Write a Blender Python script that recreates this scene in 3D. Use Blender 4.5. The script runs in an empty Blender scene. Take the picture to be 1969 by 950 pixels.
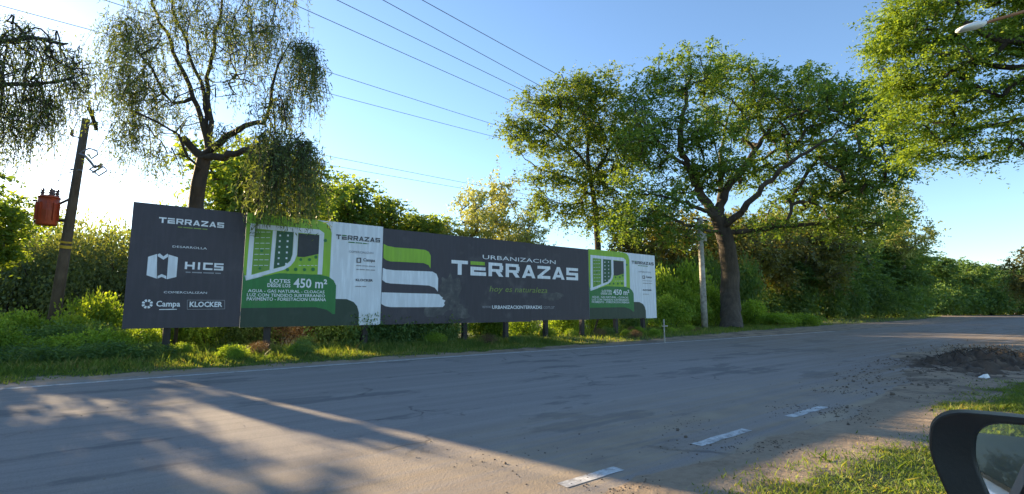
import bpy, bmesh, math, random
import numpy as np
from mathutils import Vector, noise as mnoise
R = math.radians
random.seed(7); rng = np.random.default_rng(7)
sc = bpy.context.scene
col = sc.collection

# ------------------------------------------------------------------ camera
FPX, CX, CY, HOR, VPX, CAMH = 960.0, 984.5, 475.0, 593.0, 2245.0, 1.35
TH = math.atan((HOR - CY) / FPX)
PSI = math.pi / 2 - math.atan((VPX - CX) / (FPX / math.cos(TH)))
cam = bpy.data.cameras.new('camera'); cam.sensor_width = 36; cam.lens = FPX / 1969 * 36
cam.clip_start = 0.05; cam.clip_end = 3000
camo = bpy.data.objects.new('camera', cam); col.objects.link(camo)
camo.location = (0, 0, CAMH); camo.rotation_euler = (math.pi / 2 + TH, 0, -PSI)
sc.camera = camo

# ------------------------------------------------------------------ sky and sun
SUN_AZ, SUN_EL = R(-14.0), R(15.7)          # azimuth measured from +Y towards +X
w = bpy.data.worlds.new('World'); sc.world = w; w.use_nodes = True
nt = w.node_tree
sky = nt.nodes.new('ShaderNodeTexSky'); sky.sky_type = 'NISHITA'; sky.sun_disc = False
sky.sun_elevation = SUN_EL; sky.sun_rotation = SUN_AZ
sky.air_density = 1.0; sky.dust_density = 0.2; sky.ozone_density = 2.9; sky.altitude = 50
bg = nt.nodes['Background']; bg.inputs[1].default_value = 0.083
nt.links.new(sky.outputs[0], bg.inputs[0])
sun = bpy.data.lights.new('sun', 'SUN'); sun.energy = 4.2; sun.angle = R(0.5); sun.color = (1.0, 0.77, 0.46)
suno = bpy.data.objects.new('sun', sun); col.objects.link(suno)
sd = Vector((math.sin(SUN_AZ) * math.cos(SUN_EL), math.cos(SUN_AZ) * math.cos(SUN_EL), math.sin(SUN_EL)))
suno.rotation_euler = sd.to_track_quat('Z', 'Y').to_euler(); suno.location = (-10, 40, 30)
sc.view_settings.view_transform = 'Standard'; sc.view_settings.look = 'None'
sc.view_settings.exposure = 1.95; sc.view_settings.gamma = 1.0; sc.view_settings.use_curve_mapping = False
sc.cycles.max_bounces = 8; sc.cycles.diffuse_bounces = 3; sc.cycles.transmission_bounces = 4
sc.cycles.transparent_max_bounces = 8

# ------------------------------------------------------------------ pixel -> place
_fw = np.array([math.sin(PSI) * math.cos(TH), math.cos(PSI) * math.cos(TH), math.sin(TH)])
_rt = np.array([math.cos(PSI), -math.sin(PSI), 0.0])
_up = np.cross(_rt, _fw)
_cam = np.array([0, 0, CAMH])
def ray(x, y): return _fw + (x - CX) / FPX * _rt + (CY - y) / FPX * _up
def on_ground(x, y, z=0.0):
    d = ray(x, y); return _cam + d * ((z - CAMH) / d[2])
def on_plane(x, y, Y):
    d = ray(x, y); return _cam + d * (Y / d[1])
def at(x, y, zc): return _cam + ray(x, y) * zc

# ------------------------------------------------------------------ helpers
def mesh_obj(name, verts, faces, mat=None, parent=None, smooth=False):
    me = bpy.data.meshes.new(name); me.from_pydata([tuple(v) for v in verts], [], faces); me.update()
    if smooth: me.polygons.foreach_set('use_smooth', [True] * len(me.polygons))
    if mat: me.materials.append(mat)
    o = bpy.data.objects.new(name, me); col.objects.link(o)
    if parent: o.parent = parent
    return o
def empty(name, loc=(0, 0, 0), label=None, cat=None, group=None):
    o = bpy.data.objects.new(name, None); col.objects.link(o); o.location = tuple(loc); o.empty_display_size = .2
    if label: tag(o, label, cat, group)
    return o
def tag(o, label=None, cat=None, group=None, kind=None):
    if label: o['label'] = label
    if cat: o['category'] = cat
    if group: o['group'] = group
    if kind: o['kind'] = kind
    return o
class MB:
    def __init__(s): s.v = []; s.f = []
    def box(s, c, d, rz=0, ry=0):
        n = len(s.v); cz, sz = math.cos(rz), math.sin(rz); cy, sy = math.cos(ry), math.sin(ry)
        for i in (-1, 1):
            for j in (-1, 1):
                for k in (-1, 1):
                    x, y, z = i * d[0] / 2, j * d[1] / 2, k * d[2] / 2
                    x, z = x * cy + z * sy, -x * sy + z * cy
                    x, y = x * cz - y * sz, x * sz + y * cz
                    s.v.append((c[0] + x, c[1] + y, c[2] + z))
        for q in ((0, 1, 3, 2), (4, 6, 7, 5), (0, 4, 5, 1), (2, 3, 7, 6), (0, 2, 6, 4), (1, 5, 7, 3)):
            s.f.append(tuple(n + a for a in q))
        return s
    def tube(s, pts, rad, n=8, caps=True):
        pts = [Vector(p) for p in pts]
        if not hasattr(rad, '__len__'): rad = [rad] * len(pts)
        base = len(s.v); ref = None
        for i, p in enumerate(pts):
            t = (pts[min(i + 1, len(pts) - 1)] - pts[max(i - 1, 0)]).normalized()
            if ref is None: ref = t.orthogonal().normalized()
            ref = (ref - t * ref.dot(t)).normalized(); b = t.cross(ref)
            for k in range(n):
                a = 2 * math.pi * k / n
                s.v.append(tuple(p + (ref * math.cos(a) + b * math.sin(a)) * rad[i]))
        for i in range(len(pts) - 1):
            for k in range(n):
                a = base + i * n + k; b2 = base + i * n + (k + 1) % n
                s.f.append((a, b2, b2 + n, a + n))
        if caps:
            s.f.append(tuple(base + k for k in reversed(range(n))))
            s.f.append(tuple(base + (len(pts) - 1) * n + k for k in range(n)))
        return s
    def lathe(s, c, prof, n=16):
        base = len(s.v)
        for r_, z in prof:
            for k in range(n):
                a = 2 * math.pi * k / n; s.v.append((c[0] + r_ * math.cos(a), c[1] + r_ * math.sin(a), c[2] + z))
        for i in range(len(prof) - 1):
            for k in range(n):
                a = base + i * n + k; b = base + i * n + (k + 1) % n
                s.f.append((a, b, b + n, a + n))
        s.f.append(tuple(base + k for k in reversed(range(n))))
        s.f.append(tuple(base + (len(prof) - 1) * n + k for k in range(n)))
        return s
    def build(s, name, mat, parent=None, smooth=False): return mesh_obj(name, s.v, s.f, mat, parent, smooth)
def fast_mesh(name, V, quads, mat, parent=None, tint=None, smooth=False, k=4):
    me = bpy.data.meshes.new(name)
    nv, nf = len(V), len(quads)
    me.vertices.add(nv); me.loops.add(nf * k); me.polygons.add(nf)
    me.vertices.foreach_set('co', np.asarray(V, np.float32).ravel())
    me.loops.foreach_set('vertex_index', np.asarray(quads, np.int32).ravel())
    me.polygons.foreach_set('loop_start', np.arange(0, nf * k, k, dtype=np.int32))
    me.polygons.foreach_set('loop_total', np.full(nf, k, np.int32))
    if smooth: me.polygons.foreach_set('use_smooth', np.ones(nf, bool))
    if tint is not None:
        a = me.attributes.new('tint', 'FLOAT', 'POINT'); a.data.foreach_set('value', np.asarray(tint, np.float32))
    me.update(); me.validate()
    if mat: me.materials.append(mat)
    o = bpy.data.objects.new(name, me); col.objects.link(o)
    if parent: o.parent = parent
    return o

# ------------------------------------------------------------------ materials
def new_mat(name):
    m = bpy.data.materials.new(name); m.use_nodes = True
    return m, m.node_tree, m.node_tree.nodes['Principled BSDF']
def N(t, ty, **kw):
    n = t.nodes.new(ty)
    for k, v in kw.items():
        if k.startswith('i_'): n.inputs[k[2:].replace('_', ' ')].default_value = v
        else: setattr(n, k, v)
    return n
def ramp(t, src, stops):
    r = t.nodes.new('ShaderNodeValToRGB'); e = r.color_ramp.elements
    while len(e) < len(stops): e.new(0.5)
    for i, (p, c) in enumerate(stops):
        e[i].position = p; e[i].color = tuple(c) + (1,) if len(c) == 3 else c
    t.links.new(src, r.inputs[0]); return r.outputs[0]
def mixc(t, f, a, b, mode='MIX'):
    m = t.nodes.new('ShaderNodeMix'); m.data_type = 'RGBA'; m.blend_type = mode
    for s, v in ((m.inputs[0], f), (m.inputs[6], a), (m.inputs[7], b)):
        if hasattr(v, 'is_linked') or hasattr(v, 'links'): t.links.new(v, s)
        elif isinstance(v, (int, float)): s.default_value = v
        else: s.default_value = tuple(v) + (1,)
    return m.outputs[2]
def coords(t, scale=(1, 1, 1), kind='Object'):
    tc = t.nodes.new('ShaderNodeTexCoord'); mp = t.nodes.new('ShaderNodeMapping'); mp.inputs['Scale'].default_value = scale
    t.links.new(tc.outputs[kind], mp.inputs[0]); return mp.outputs[0]
def noise_tex(t, vec, scale, detail=4, rough=.55):
    n = t.nodes.new('ShaderNodeTexNoise'); n.inputs['Scale'].default_value = scale
    n.inputs['Detail'].default_value = detail; n.inputs['Roughness'].default_value = rough
    t.links.new(vec, n.inputs['Vector']); return n.outputs[0]
def bump(t, bsdf, h, strength=.4, dist=.02):
    b = t.nodes.new('ShaderNodeBump'); b.inputs['Strength'].default_value = strength; b.inputs['Distance'].default_value = dist
    t.links.new(h, b.inputs['Height']); t.links.new(b.outputs[0], bsdf.inputs['Normal'])
def plain(name, c, rough=.6, metal=0, var=.25, scale=6, spec=.5, bumps=0):
    m, t, b = new_mat(name); v = coords(t)
    n = noise_tex(t, v, scale, 6)
    cc = ramp(t, n, [(.3, [x * (1 - var) for x in c]), (.7, [min(1, x * (1 + var)) for x in c])])
    t.links.new(cc, b.inputs['Base Color']); b.inputs['Roughness'].default_value = rough; b.inputs['Metallic'].default_value = metal
    b.inputs['Specular IOR Level'].default_value = spec
    if bumps: bump(t, b, noise_tex(t, v, scale * 5, 5), bumps, .01)
    return m
def leaf_mat(name, dark, mid, light, trans=.45, tcol=None):
    m, t, b = new_mat(name)
    at_ = N(t, 'ShaderNodeAttribute', attribute_name='tint')
    dark, mid, light = ([x * 1.75 for x in c_] for c_ in (dark, mid, light))   # half reflected, half let through
    c = ramp(t, at_.outputs['Fac'], [(0, dark), (.5, mid), (1, light)])
    oi = N(t, 'ShaderNodeObjectInfo')
    hs = N(t, 'ShaderNodeHueSaturation'); hs.inputs['Saturation'].default_value = 1.0
    mr = N(t, 'ShaderNodeMapRange'); mr.inputs[3].default_value = .85; mr.inputs[4].default_value = 1.15
    t.links.new(oi.outputs['Random'], mr.inputs[0]); t.links.new(mr.outputs[0], hs.inputs['Value']); t.links.new(c, hs.inputs['Color'])
    t.links.new(hs.outputs[0], b.inputs['Base Color']); b.inputs['Roughness'].default_value = .55
    b.inputs['Specular IOR Level'].default_value = .3
    tr = N(t, 'ShaderNodeBsdfTranslucent'); tint = tcol or (1.4, 1.16, .32)
    tc = mixc(t, 1.0, hs.outputs[0], tint, 'MULTIPLY'); t.links.new(tc, tr.inputs[0])
    mx = N(t, 'ShaderNodeMixShader'); mx.inputs[0].default_value = trans
    t.links.new(b.outputs[0], mx.inputs[1]); t.links.new(tr.outputs[0], mx.inputs[2])
    t.links.new(mx.outputs[0], t.nodes['Material Output'].inputs[0])
    return m
M = {}
M['leaf_big'] = leaf_mat('leaf_big', (.04,.08,.022), (.08,.14,.03), (.15,.21,.045), .5)
M['leaf_mid'] = leaf_mat('leaf_mid', (.05,.09,.025), (.095,.155,.035), (.17,.22,.05), .6)
M['leaf_lime'] = leaf_mat('leaf_lime', (.06,.11,.02), (.11,.18,.03), (.19,.26,.05), .55)
M['leaf_willow'] = leaf_mat('leaf_willow', (.05, .08, .035), (.08, .12, .05), (.13, .17, .06), .5)
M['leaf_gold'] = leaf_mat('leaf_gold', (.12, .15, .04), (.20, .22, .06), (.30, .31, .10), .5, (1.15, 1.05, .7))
M['leaf_olive'] = leaf_mat('leaf_olive', (.06, .07, .03), (.10, .11, .04), (.17, .17, .06), .5)
M['leaf_dark'] = leaf_mat('leaf_dark', (.04, .085, .03), (.075, .135, .045), (.13, .19, .055), .5)
M['leaf_hedge'] = leaf_mat('leaf_hedge', (.045, .065, .03), (.08, .105, .045), (.13, .155, .06), .45)
M['leaf_dry'] = leaf_mat('leaf_dry', (.05, .035, .025), (.09, .06, .04), (.13, .09, .05), .3)
M['leaf_bramble'] = leaf_mat('leaf_bramble', (.07,.13,.02), (.12,.20,.03), (.20,.28,.05), .55)
M['grass'] = leaf_mat('grass', (.05,.09,.02), (.09,.14,.03), (.22,.20,.09), .5)
def bark(name, a, b2, sc_=5):
    m, t, b = new_mat(name); v = coords(t, (1, 1, .25))
    n = noise_tex(t, v, sc_, 8, .65); n2 = noise_tex(t, coords(t), .7, 3)
    c = ramp(t, n, [(.3, a), (.7, b2)])
    t.links.new(mixc(t, .35, c, ramp(t, n2, [(.4, a), (.65, b2)])), b.inputs['Base Color']); b.inputs['Roughness'].default_value = .9
    bump(t, b, n, 1.0, .05); return m
M['bark'] = bark('bark', (.035, .026, .02), (.12, .095, .07))
M['bark_pale'] = bark('bark_pale', (.10, .085, .06), (.22, .19, .14))
M['bark_dark'] = bark('bark_dark', (.02, .016, .013), (.07, .055, .042))
M['wood_pole'] = bark('wood_pole', (.07, .055, .042), (.17, .14, .11), 7)
M['post'] = bark('post', (.022, .02, .018), (.06, .05, .045), 9)
M['concrete'] = plain('concrete', (.36, .34, .30), .85, 0, .45, 4, bumps=.3)
M['black_iron'] = plain('black_iron', (.03, .03, .032), .5, .4)
M['galv'] = plain('galv', (.35, .36, .38), .45, .7, .2)
M['porcelain'] = plain('porcelain', (.10, .05, .035), .25)
M['red_tank'] = plain('red_tank', (.42, .075, .03), .45, 0, .2, 3)
M['yellow_band'] = plain('yellow_band', (.55, .38, .03), .6)
M['white_and_glare'] = plain('white_and_glare', (.8, .8, .78), .5, 0, .06)  # white of the bag, also sun glare painted on the lamp head
M['sun_orange'] = plain('sun_orange', (.35, .16, .07), .7, 0, .3)  # orange-brown stands in for low sun on the lamp arm
M['wire'] = plain('wire', (.2, .22, .26), .5, .3)
M['clod'] = plain('clod', (.13, .10, .075), .95, 0, .4, 8, bumps=.5)
M['soil'] = plain('soil', (.085, .058, .038), .95, 0, .45, 3, bumps=.8)
M['pebble'] = plain('pebble', (.22, .19, .16), .9, 0, .4, 8)
M['black_plastic'] = plain('black_plastic', (.012, .012, .013), .45, 0, .2, 40, bumps=.05)
M['car_white'] = plain('car_white', (.70, .72, .74), .25, 0, .03, 2)
M['tyre'] = plain('tyre', (.02, .02, .02), .85)
M['dark_glass'] = plain('dark_glass', (.02, .025, .03), .05, 0, .05)
def glass_mat():
    m, t, b = new_mat('window_glass'); b.inputs['Roughness'].default_value = .02
    n = noise_tex(t, coords(t), 3, 3); t.links.new(ramp(t, n, [(.3, (.015, .018, .02)), (.7, (.03, .033, .035))]), b.inputs['Base Color'])
    tr_ = N(t, 'ShaderNodeBsdfTransparent'); tr_.inputs[0].default_value = (.82, .87, .86, 1); mx = N(t, 'ShaderNodeMixShader'); mx.inputs[0].default_value = .14
    t.links.new(tr_.outputs[0], mx.inputs[1]); t.links.new(b.outputs[0], mx.inputs[2]); t.links.new(mx.outputs[0], t.nodes['Material Output'].inputs[0]); return m
M['window_glass'] = glass_mat()
def mirror_mat():
    m, t, b = new_mat('mirror_glass'); b.inputs['Metallic'].default_value = 1; b.inputs['Roughness'].default_value = .015
    n = noise_tex(t, coords(t), 25, 4); t.links.new(ramp(t, n, [(.3, (.78, .8, .82)), (.7, (.86, .88, .9))]), b.inputs['Base Color']); return m
M['mirror'] = mirror_mat()
def print_mat(name, c, rough=.55, worn=0.12, wc=(.30, .29, .28)):
    m, t, b = new_mat(name); v = coords(t)
    n = noise_tex(t, v, 1.1, 7, .6); n2 = noise_tex(t, coords(t, (6, 6, .7)), 1.5, 5)
    f = ramp(t, n, [(.55, (0, 0, 0)), (.78, (worn,) * 3)])
    g = ramp(t, n2, [(.45, [x * .88 for x in c]), (.7, [min(1, x * 1.08) for x in c])])
    t.links.new(mixc(t, f, g, wc), b.inputs['Base Color']); b.inputs['Roughness'].default_value = rough
    bump(t, b, noise_tex(t, coords(t, (2.2, 2.2, .6)), 1.1, 4), .5, .05)
    return m
M['p_dark'] = print_mat('p_dark', (.050, .044, .055), .6)
M['p_worn'] = print_mat('p_worn', (.053, .047, .056), .65, .75, (.16, .155, .15))
M['p_white'] = print_mat('p_white', (.72, .76, .80), .5, .15)
M['p_lime'] = print_mat('p_lime', (.26, .48, .02), .5)
M['p_lime2'] = print_mat('p_lime2', (.14, .30, .025), .5)
M['p_green'] = print_mat('p_green', (.012, .17, .03), .5)
M['p_teal'] = print_mat('p_teal', (.012, .09, .035), .5)
M['p_deep'] = print_mat('p_deep', (.008, .035, .018), .5)
M['p_black'] = print_mat('p_black', (.012, .016, .022), .5)
M['p_text'] = print_mat('p_text', (.80, .82, .84), .5, .2)
M['p_grey'] = print_mat('p_grey', (.28, .28, .30), .5)
M['p_olive'] = print_mat('p_olive', (.22, .30, .06), .5)
M['p_ink'] = print_mat('p_ink', (.06, .065, .08), .5)

# ------------------------------------------------------------------ ground and road
def fbm(x, y, s, o=0.0): return mnoise.fractal(Vector((x * s + o, y * s - o, o)), 1.0, 2.0, 4)
def bend(x): return 0 if x < 45 else .0016 * (x - 45) ** 2 if x < 160 else .0016 * 115 ** 2 + .368 * (x - 160)
def far_edge(x):
    e = 12.75 + .22 * fbm(x, 0, .35, 3.1) + .1 * fbm(x, 0, 1.7, 8)
    return e + bend(x)
def near_edge(x):
    e = 2.78 + .25 * fbm(x, 3, .5, 9.3) + .12 * fbm(x, 3, 2.1, 1.3)
    if x > 9: e += min(2.6, (x - 9) * .27) * (.8 + .3 * fbm(x, 1, .3, 4))
    if x > 24: e -= min(2.0, (x - 24) * .25)
    return e + bend(x)
def sstep(a, b, v):
    t = max(0., min(1., (v - a) / (b - a))); return t * t * (3 - 2 * t)
def grass_mask(x, y):
    n = fbm(x, y, .45, 5.5); n2 = fbm(x, y, 1.6, 2.2)
    if y > 9:
        e = far_edge(x) + .25 + .45 * n2
        if x > 14: e += (x - 14) * .13 * sstep(14, 20, x) if x < 30 else 2.1 + min(1.5, (x - 30) * .1)
        return sstep(e - .1, e + .7, y + .2 * n)
    e = 2.0 + .45 * n + .3 * n2
    v = sstep(e + .25, e - .55, y) * sstep(3.0, 4.6, x + .8 * n)
    v *= 1 - .8 * sstep(.3, .6, fbm(x, y, .8, 7.7) + .35 * n2)
    v *= 1 - sstep(11.0, 14, x + 2 * n)
    if x > 22: v = max(v, sstep(2.4, 1.2, y + n))
    if y < -1.5: v = max(v, .8)
    return v
def ground_z(x, y):
    if y > 8:
        e = far_edge(x); d = y - e
        z = -.03 + .05 * sstep(-.25, .25, d) + .04 * sstep(.3, 5, d) + (.04 * fbm(x, y, .8, 3) * sstep(.2, 1.5, d))
        if x > 20: z = min(z, .02 + .02 * fbm(x, y, .8, 3)) * (1 - sstep(20, 26, x)) + (.012 + .015 * fbm(x, y, .5, 3)) * sstep(20, 26, x) if d > -.3 else z
        return z
    e = near_edge(x); d = e - y
    return -.03 + .042 * sstep(-.3, .35, d) + sstep(0, 1, d) * (.02 + .035 * fbm(x, y, 1.1, 6) + .02 * fbm(x, y, 3.3, 2))
xs = np.concatenate([np.linspace(-600, -80, 12), np.linspace(-70, -12, 30), np.arange(-10, 3, .3), np.arange(3, 14, .13), np.arange(14, 40, .35), np.linspace(41, 120, 60), np.linspace(130, 900, 18)])
ys = np.concatenate([np.linspace(-500, -30, 10), np.linspace(-25, -2, 16), np.arange(-1.5, 4.5, .12), np.arange(4.7, 11.8, .6), np.arange(12, 22, .18), np.linspace(22.5, 60, 40), np.linspace(70, 900, 16)])
V = []; G = []
for y in ys:
    for x in xs:
        V.append((x, y, ground_z(x, y))); G.append(grass_mask(x, y))
nx, ny = len(xs), len(ys)
idx = np.arange(nx * ny).reshape(ny, nx)
quads = np.stack([idx[:-1, :-1], idx[:-1, 1:], idx[1:, 1:], idx[1:, :-1]], -1).reshape(-1, 4)
m, t, b = new_mat('ground')
v = coords(t); n1 = noise_tex(t, v, 1.3, 8, .62); n2 = noise_tex(t, v, 14, 6, .7); n3 = noise_tex(t, v, .25, 4)
dirt = ramp(t, n2, [(.3, (.20, .14, .09)), (.55, (.38, .285, .195)), (.75, (.50, .39, .28))])
dirt = mixc(t, .6, dirt, ramp(t, n1, [(.35, (.22, .155, .10)), (.65, (.46, .35, .245))]))
sxg = N(t, 'ShaderNodeSeparateXYZ'); t.links.new(v, sxg.inputs[0])
def mr_(val, a_, b_, c_, d_):
    q = N(t, 'ShaderNodeMapRange'); q.interpolation_type = 'SMOOTHSTEP'
    for i, z in ((1, a_), (2, b_), (3, c_), (4, d_)): q.inputs[i].default_value = z
    t.links.new(val, q.inputs[0]); return q.outputs[0]
pr_ = N(t, 'ShaderNodeMath', operation='MULTIPLY'); t.links.new(mr_(sxg.outputs[0], 6, 12, .25, 1), pr_.inputs[0]); t.links.new(mr_(n1, .42, .6, 0, .9), pr_.inputs[1])
dirt = mixc(t, pr_.outputs[0], dirt, (.115, .082, .058))
turf = ramp(t, n2, [(.3, (.03, .045, .015)), (.7, (.075, .10, .03))])
at_ = N(t, 'ShaderNodeAttribute', attribute_name='tint')
fm = N(t, 'ShaderNodeMath', operation='MULTIPLY_ADD'); t.links.new(n2, fm.inputs[0]); fm.inputs[1].default_value = .6
sb = N(t, 'ShaderNodeMath', operation='ADD'); t.links.new(at_.outputs['Fac'], sb.inputs[0]); sb.inputs[1].default_value = -.3; t.links.new(sb.outputs[0], fm.inputs[2])
gm = ramp(t, fm.outputs[0], [(.3, (0, 0, 0)), (.6, (1, 1, 1))])
t.links.new(mixc(t, gm, dirt, turf), b.inputs['Base Color']); b.inputs['Roughness'].default_value = .95
bump(t, b, n2, .9, .04)
ground = fast_mesh('ground', V, quads, m, None, G, True); tag(ground, kind='structure')

m, t, b = new_mat('asphalt')
v = coords(t); fine = noise_tex(t, v, 38, 5, .75); mid = noise_tex(t, v, 1.2, 6, .6)
streak = noise_tex(t, coords(t, (.05, 1.9, 1)), 1.6, 5, .6); streak2 = noise_tex(t, coords(t, (.10, 6.5, 1)), 1.3, 4, .6)
c = ramp(t, fine, [(.22, (.135, .115, .105)), (.5, (.295, .26, .24)), (.78, (.44, .39, .355))])
c = mixc(t, .4, c, ramp(t, streak, [(.36, (.185, .16, .15)), (.5, (.295, .26, .24)), (.64, (.39, .345, .31))]))
c = mixc(t, .16, c, ramp(t, streak2, [(.4, (.10, .09, .085)), (.56, (.29, .265, .25))]))
sx = N(t, 'ShaderNodeSeparateXYZ'); tc = N(t, 'ShaderNodeTexCoord'); t.links.new(tc.outputs['Object'], sx.inputs[0])
def mrange(val, a, b_, c0, c1):
    r = N(t, 'ShaderNodeMapRange'); r.interpolation_type = 'SMOOTHSTEP'
    for i, q in ((1, a), (2, b_), (3, c0), (4, c1)): r.inputs[i].default_value = q
    t.links.new(val, r.inputs[0]); return r.outputs[0]
def madd(a, b_, op='ADD'):
    q = N(t, 'ShaderNodeMath', operation=op)
    for i, z in enumerate((a, b_)):
        if isinstance(z, (int, float)): q.inputs[i].default_value = z
        else: t.links.new(z, q.inputs[i])
    return q.outputs[0]
gr_ = noise_tex(t, v, 110, 3, .8); c = mixc(t, .3, c, ramp(t, gr_, [(.36, (.06, .055, .05)), (.5, (.27, .245, .23)), (.66, (.55, .52, .48))]))
# old patches and cracks in the surface
pt_ = noise_tex(t, coords(t, (.35, .8, 1)), .9, 5, .65)
c = mixc(t, ramp(t, pt_, [(.56, (0, 0, 0)), (.60, (.45, .45, .45))]), c, (.10, .10, .104))
dv = N(t, 'ShaderNodeVectorMath', operation='MULTIPLY_ADD'); wn = N(t, 'ShaderNodeTexNoise'); wn.inputs['Scale'].default_value = 1.4; wn.inputs['Detail'].default_value = 5
t.links.new(v, wn.inputs['Vector']); t.links.new(wn.outputs['Color'], dv.inputs[0]); dv.inputs[1].default_value = (.9, .9, 0); t.links.new(v, dv.inputs[2])
vo = N(t, 'ShaderNodeTexVoronoi', feature='DISTANCE_TO_EDGE'); vo.inputs['Scale'].default_value = .55; t.links.new(dv.outputs[0], vo.inputs['Vector'])
ck = madd(mrange(vo.outputs['Distance'], .004, .014, 1, 0), mrange(noise_tex(t, v, .5, 3), .52, .64, 0, .45), 'MULTIPLY')
c = mixc(t, ck, c, (.035, .034, .034))
# dust and sand tracked on to the asphalt by turning wheels
near = mrange(sx.outputs[1], 6.0, 2.9, 0, .85); far = mrange(sx.outputs[1], 11.9, 12.9, 0, .7); xr = mrange(sx.outputs[0], 9, 22, 0, .7)
rot = N(t, 'ShaderNodeMapping'); rot.inputs['Rotation'].default_value = (0, 0, R(-9)); rot.inputs['Scale'].default_value = (.10, 3.2, 1); t.links.new(tc.outputs['Object'], rot.inputs[0])
trk = noise_tex(t, rot.outputs[0], 1.5, 5, .65)
dust = madd(madd(near, far), xr); dust = madd(dust, madd(mrange(trk, .34, .62, .15, 1.0), mrange(mid, .25, .6, .5, 1.1), 'MULTIPLY'), 'MULTIPLY')
dc = ramp(t, mid, [(.3, (.28, .21, .14)), (.7, (.42, .335, .235))])
dcl = N(t, 'ShaderNodeClamp'); t.links.new(dust, dcl.inputs[0]); dcl.inputs[2].default_value = .9
dc = mixc(t, mrange(sx.outputs[0], 7, 15, 0, .75), dc, (.17, .125, .09))
t.links.new(mixc(t, dcl.outputs[0], c, dc), b.inputs['Base Color']); b.inputs['Roughness'].default_value = .95; b.inputs['Specular IOR Level'].default_value = .15
bump(t, b, madd(fine, madd(ck, -.8, 'MULTIPLY')), .6, .02)
rx = np.concatenate([np.linspace(-300, -20, 15), np.arange(-15, 60, 2.5), np.linspace(62, 420, 40)])
V = []; 
ry = np.linspace(1.4, 13.3, 14)
for x in rx:
    for y in ry: V.append((x, y + bend(x), 0.0 + .0))
idx = np.arange(len(V)).reshape(len(rx), len(ry))
quads = np.stack([idx[:-1, :-1], idx[1:, :-1], idx[1:, 1:], idx[:-1, 1:]], -1).reshape(-1, 4)
road = fast_mesh('road', V, quads, m); tag(road, kind='structure')
m, t, b = new_mat('road_paint')
v = coords(t); n = noise_tex(t, v, 7, 7, .7); n2 = noise_tex(t, v, 30, 4, .7)
f = ramp(t, n, [(.36, (0, 0, 0)), (.54, (1, 1, 1))])
t.links.new(mixc(t, f, (.21, .19, .18), ramp(t, n2, [(.3, (.42, .41, .39)), (.7, (.68, .67, .65))])), b.inputs['Base Color']); b.inputs['Roughness'].default_value = .8
M['paint'] = m
def strip(name, pts, wd):
    V = []
    for i, (x, y) in enumerate(pts):
        j = random.uniform(-.012, .012); V += [(x, y - wd / 2 + j, .004), (x, y + wd / 2 + j, .004)]
    return mesh_obj(name, V, [(2 * i, 2 * i + 2, 2 * i + 3, 2 * i + 1) for i in range(len(pts) - 1)], M['paint'], road)
def eline(x): return 12.18 + .22 * math.exp(-((x - 7) / 5.) ** 2) - .35 * sstep(1, -6, x) + bend(x)
strip('edge_line', [(x, eline(x)) for x in np.arange(-60, 34, .4)], .16)
for a, c_ in ((2.75, 3.42), (4.6, 5.62), (6.7, 7.75)):
    strip('lane_dash', [(x, 2.93 + .012 * x) for x in np.linspace(a, c_, 6)], .12)
for a in (-1.6, -3.7, -5.8, -7.9): strip('lane_dash', [(x, 2.93 + .012 * x) for x in np.linspace(a, a + 1.02, 6)], .12)

# ------------------------------------------------------------------ vegetation makers
def leaves(P, A, L, W, droop=0.0, up=.6, r=rng):
    """P points, A axis bias; -> verts, quads"""
    n = len(P)
    ax = A + r.normal(0, .6, (n, 3)); ax[:, 2] -= droop
    ax /= np.linalg.norm(ax, axis=1)[:, None] + 1e-9
    nm = r.normal(0, 1, (n, 3)); nm[:, 2] += up
    sd_ = np.cross(nm, ax); sd_ /= np.linalg.norm(sd_, axis=1)[:, None] + 1e-9
    nn = np.cross(ax, sd_)
    l = (L * r.uniform(.6, 1.35, n))[:, None]; w_ = (W * r.uniform(.7, 1.25, n))[:, None]
    V = np.empty((n, 4, 3))
    V[:, 0] = P; V[:, 1] = P + ax * l * .45 + sd_ * w_ * .5 + nn * w_ * .15
    V[:, 2] = P + ax * l; V[:, 3] = P + ax * l * .45 - sd_ * w_ * .5 + nn * w_ * .15
    return V.reshape(-1, 3), np.arange(n * 4).reshape(n, 4)
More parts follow.
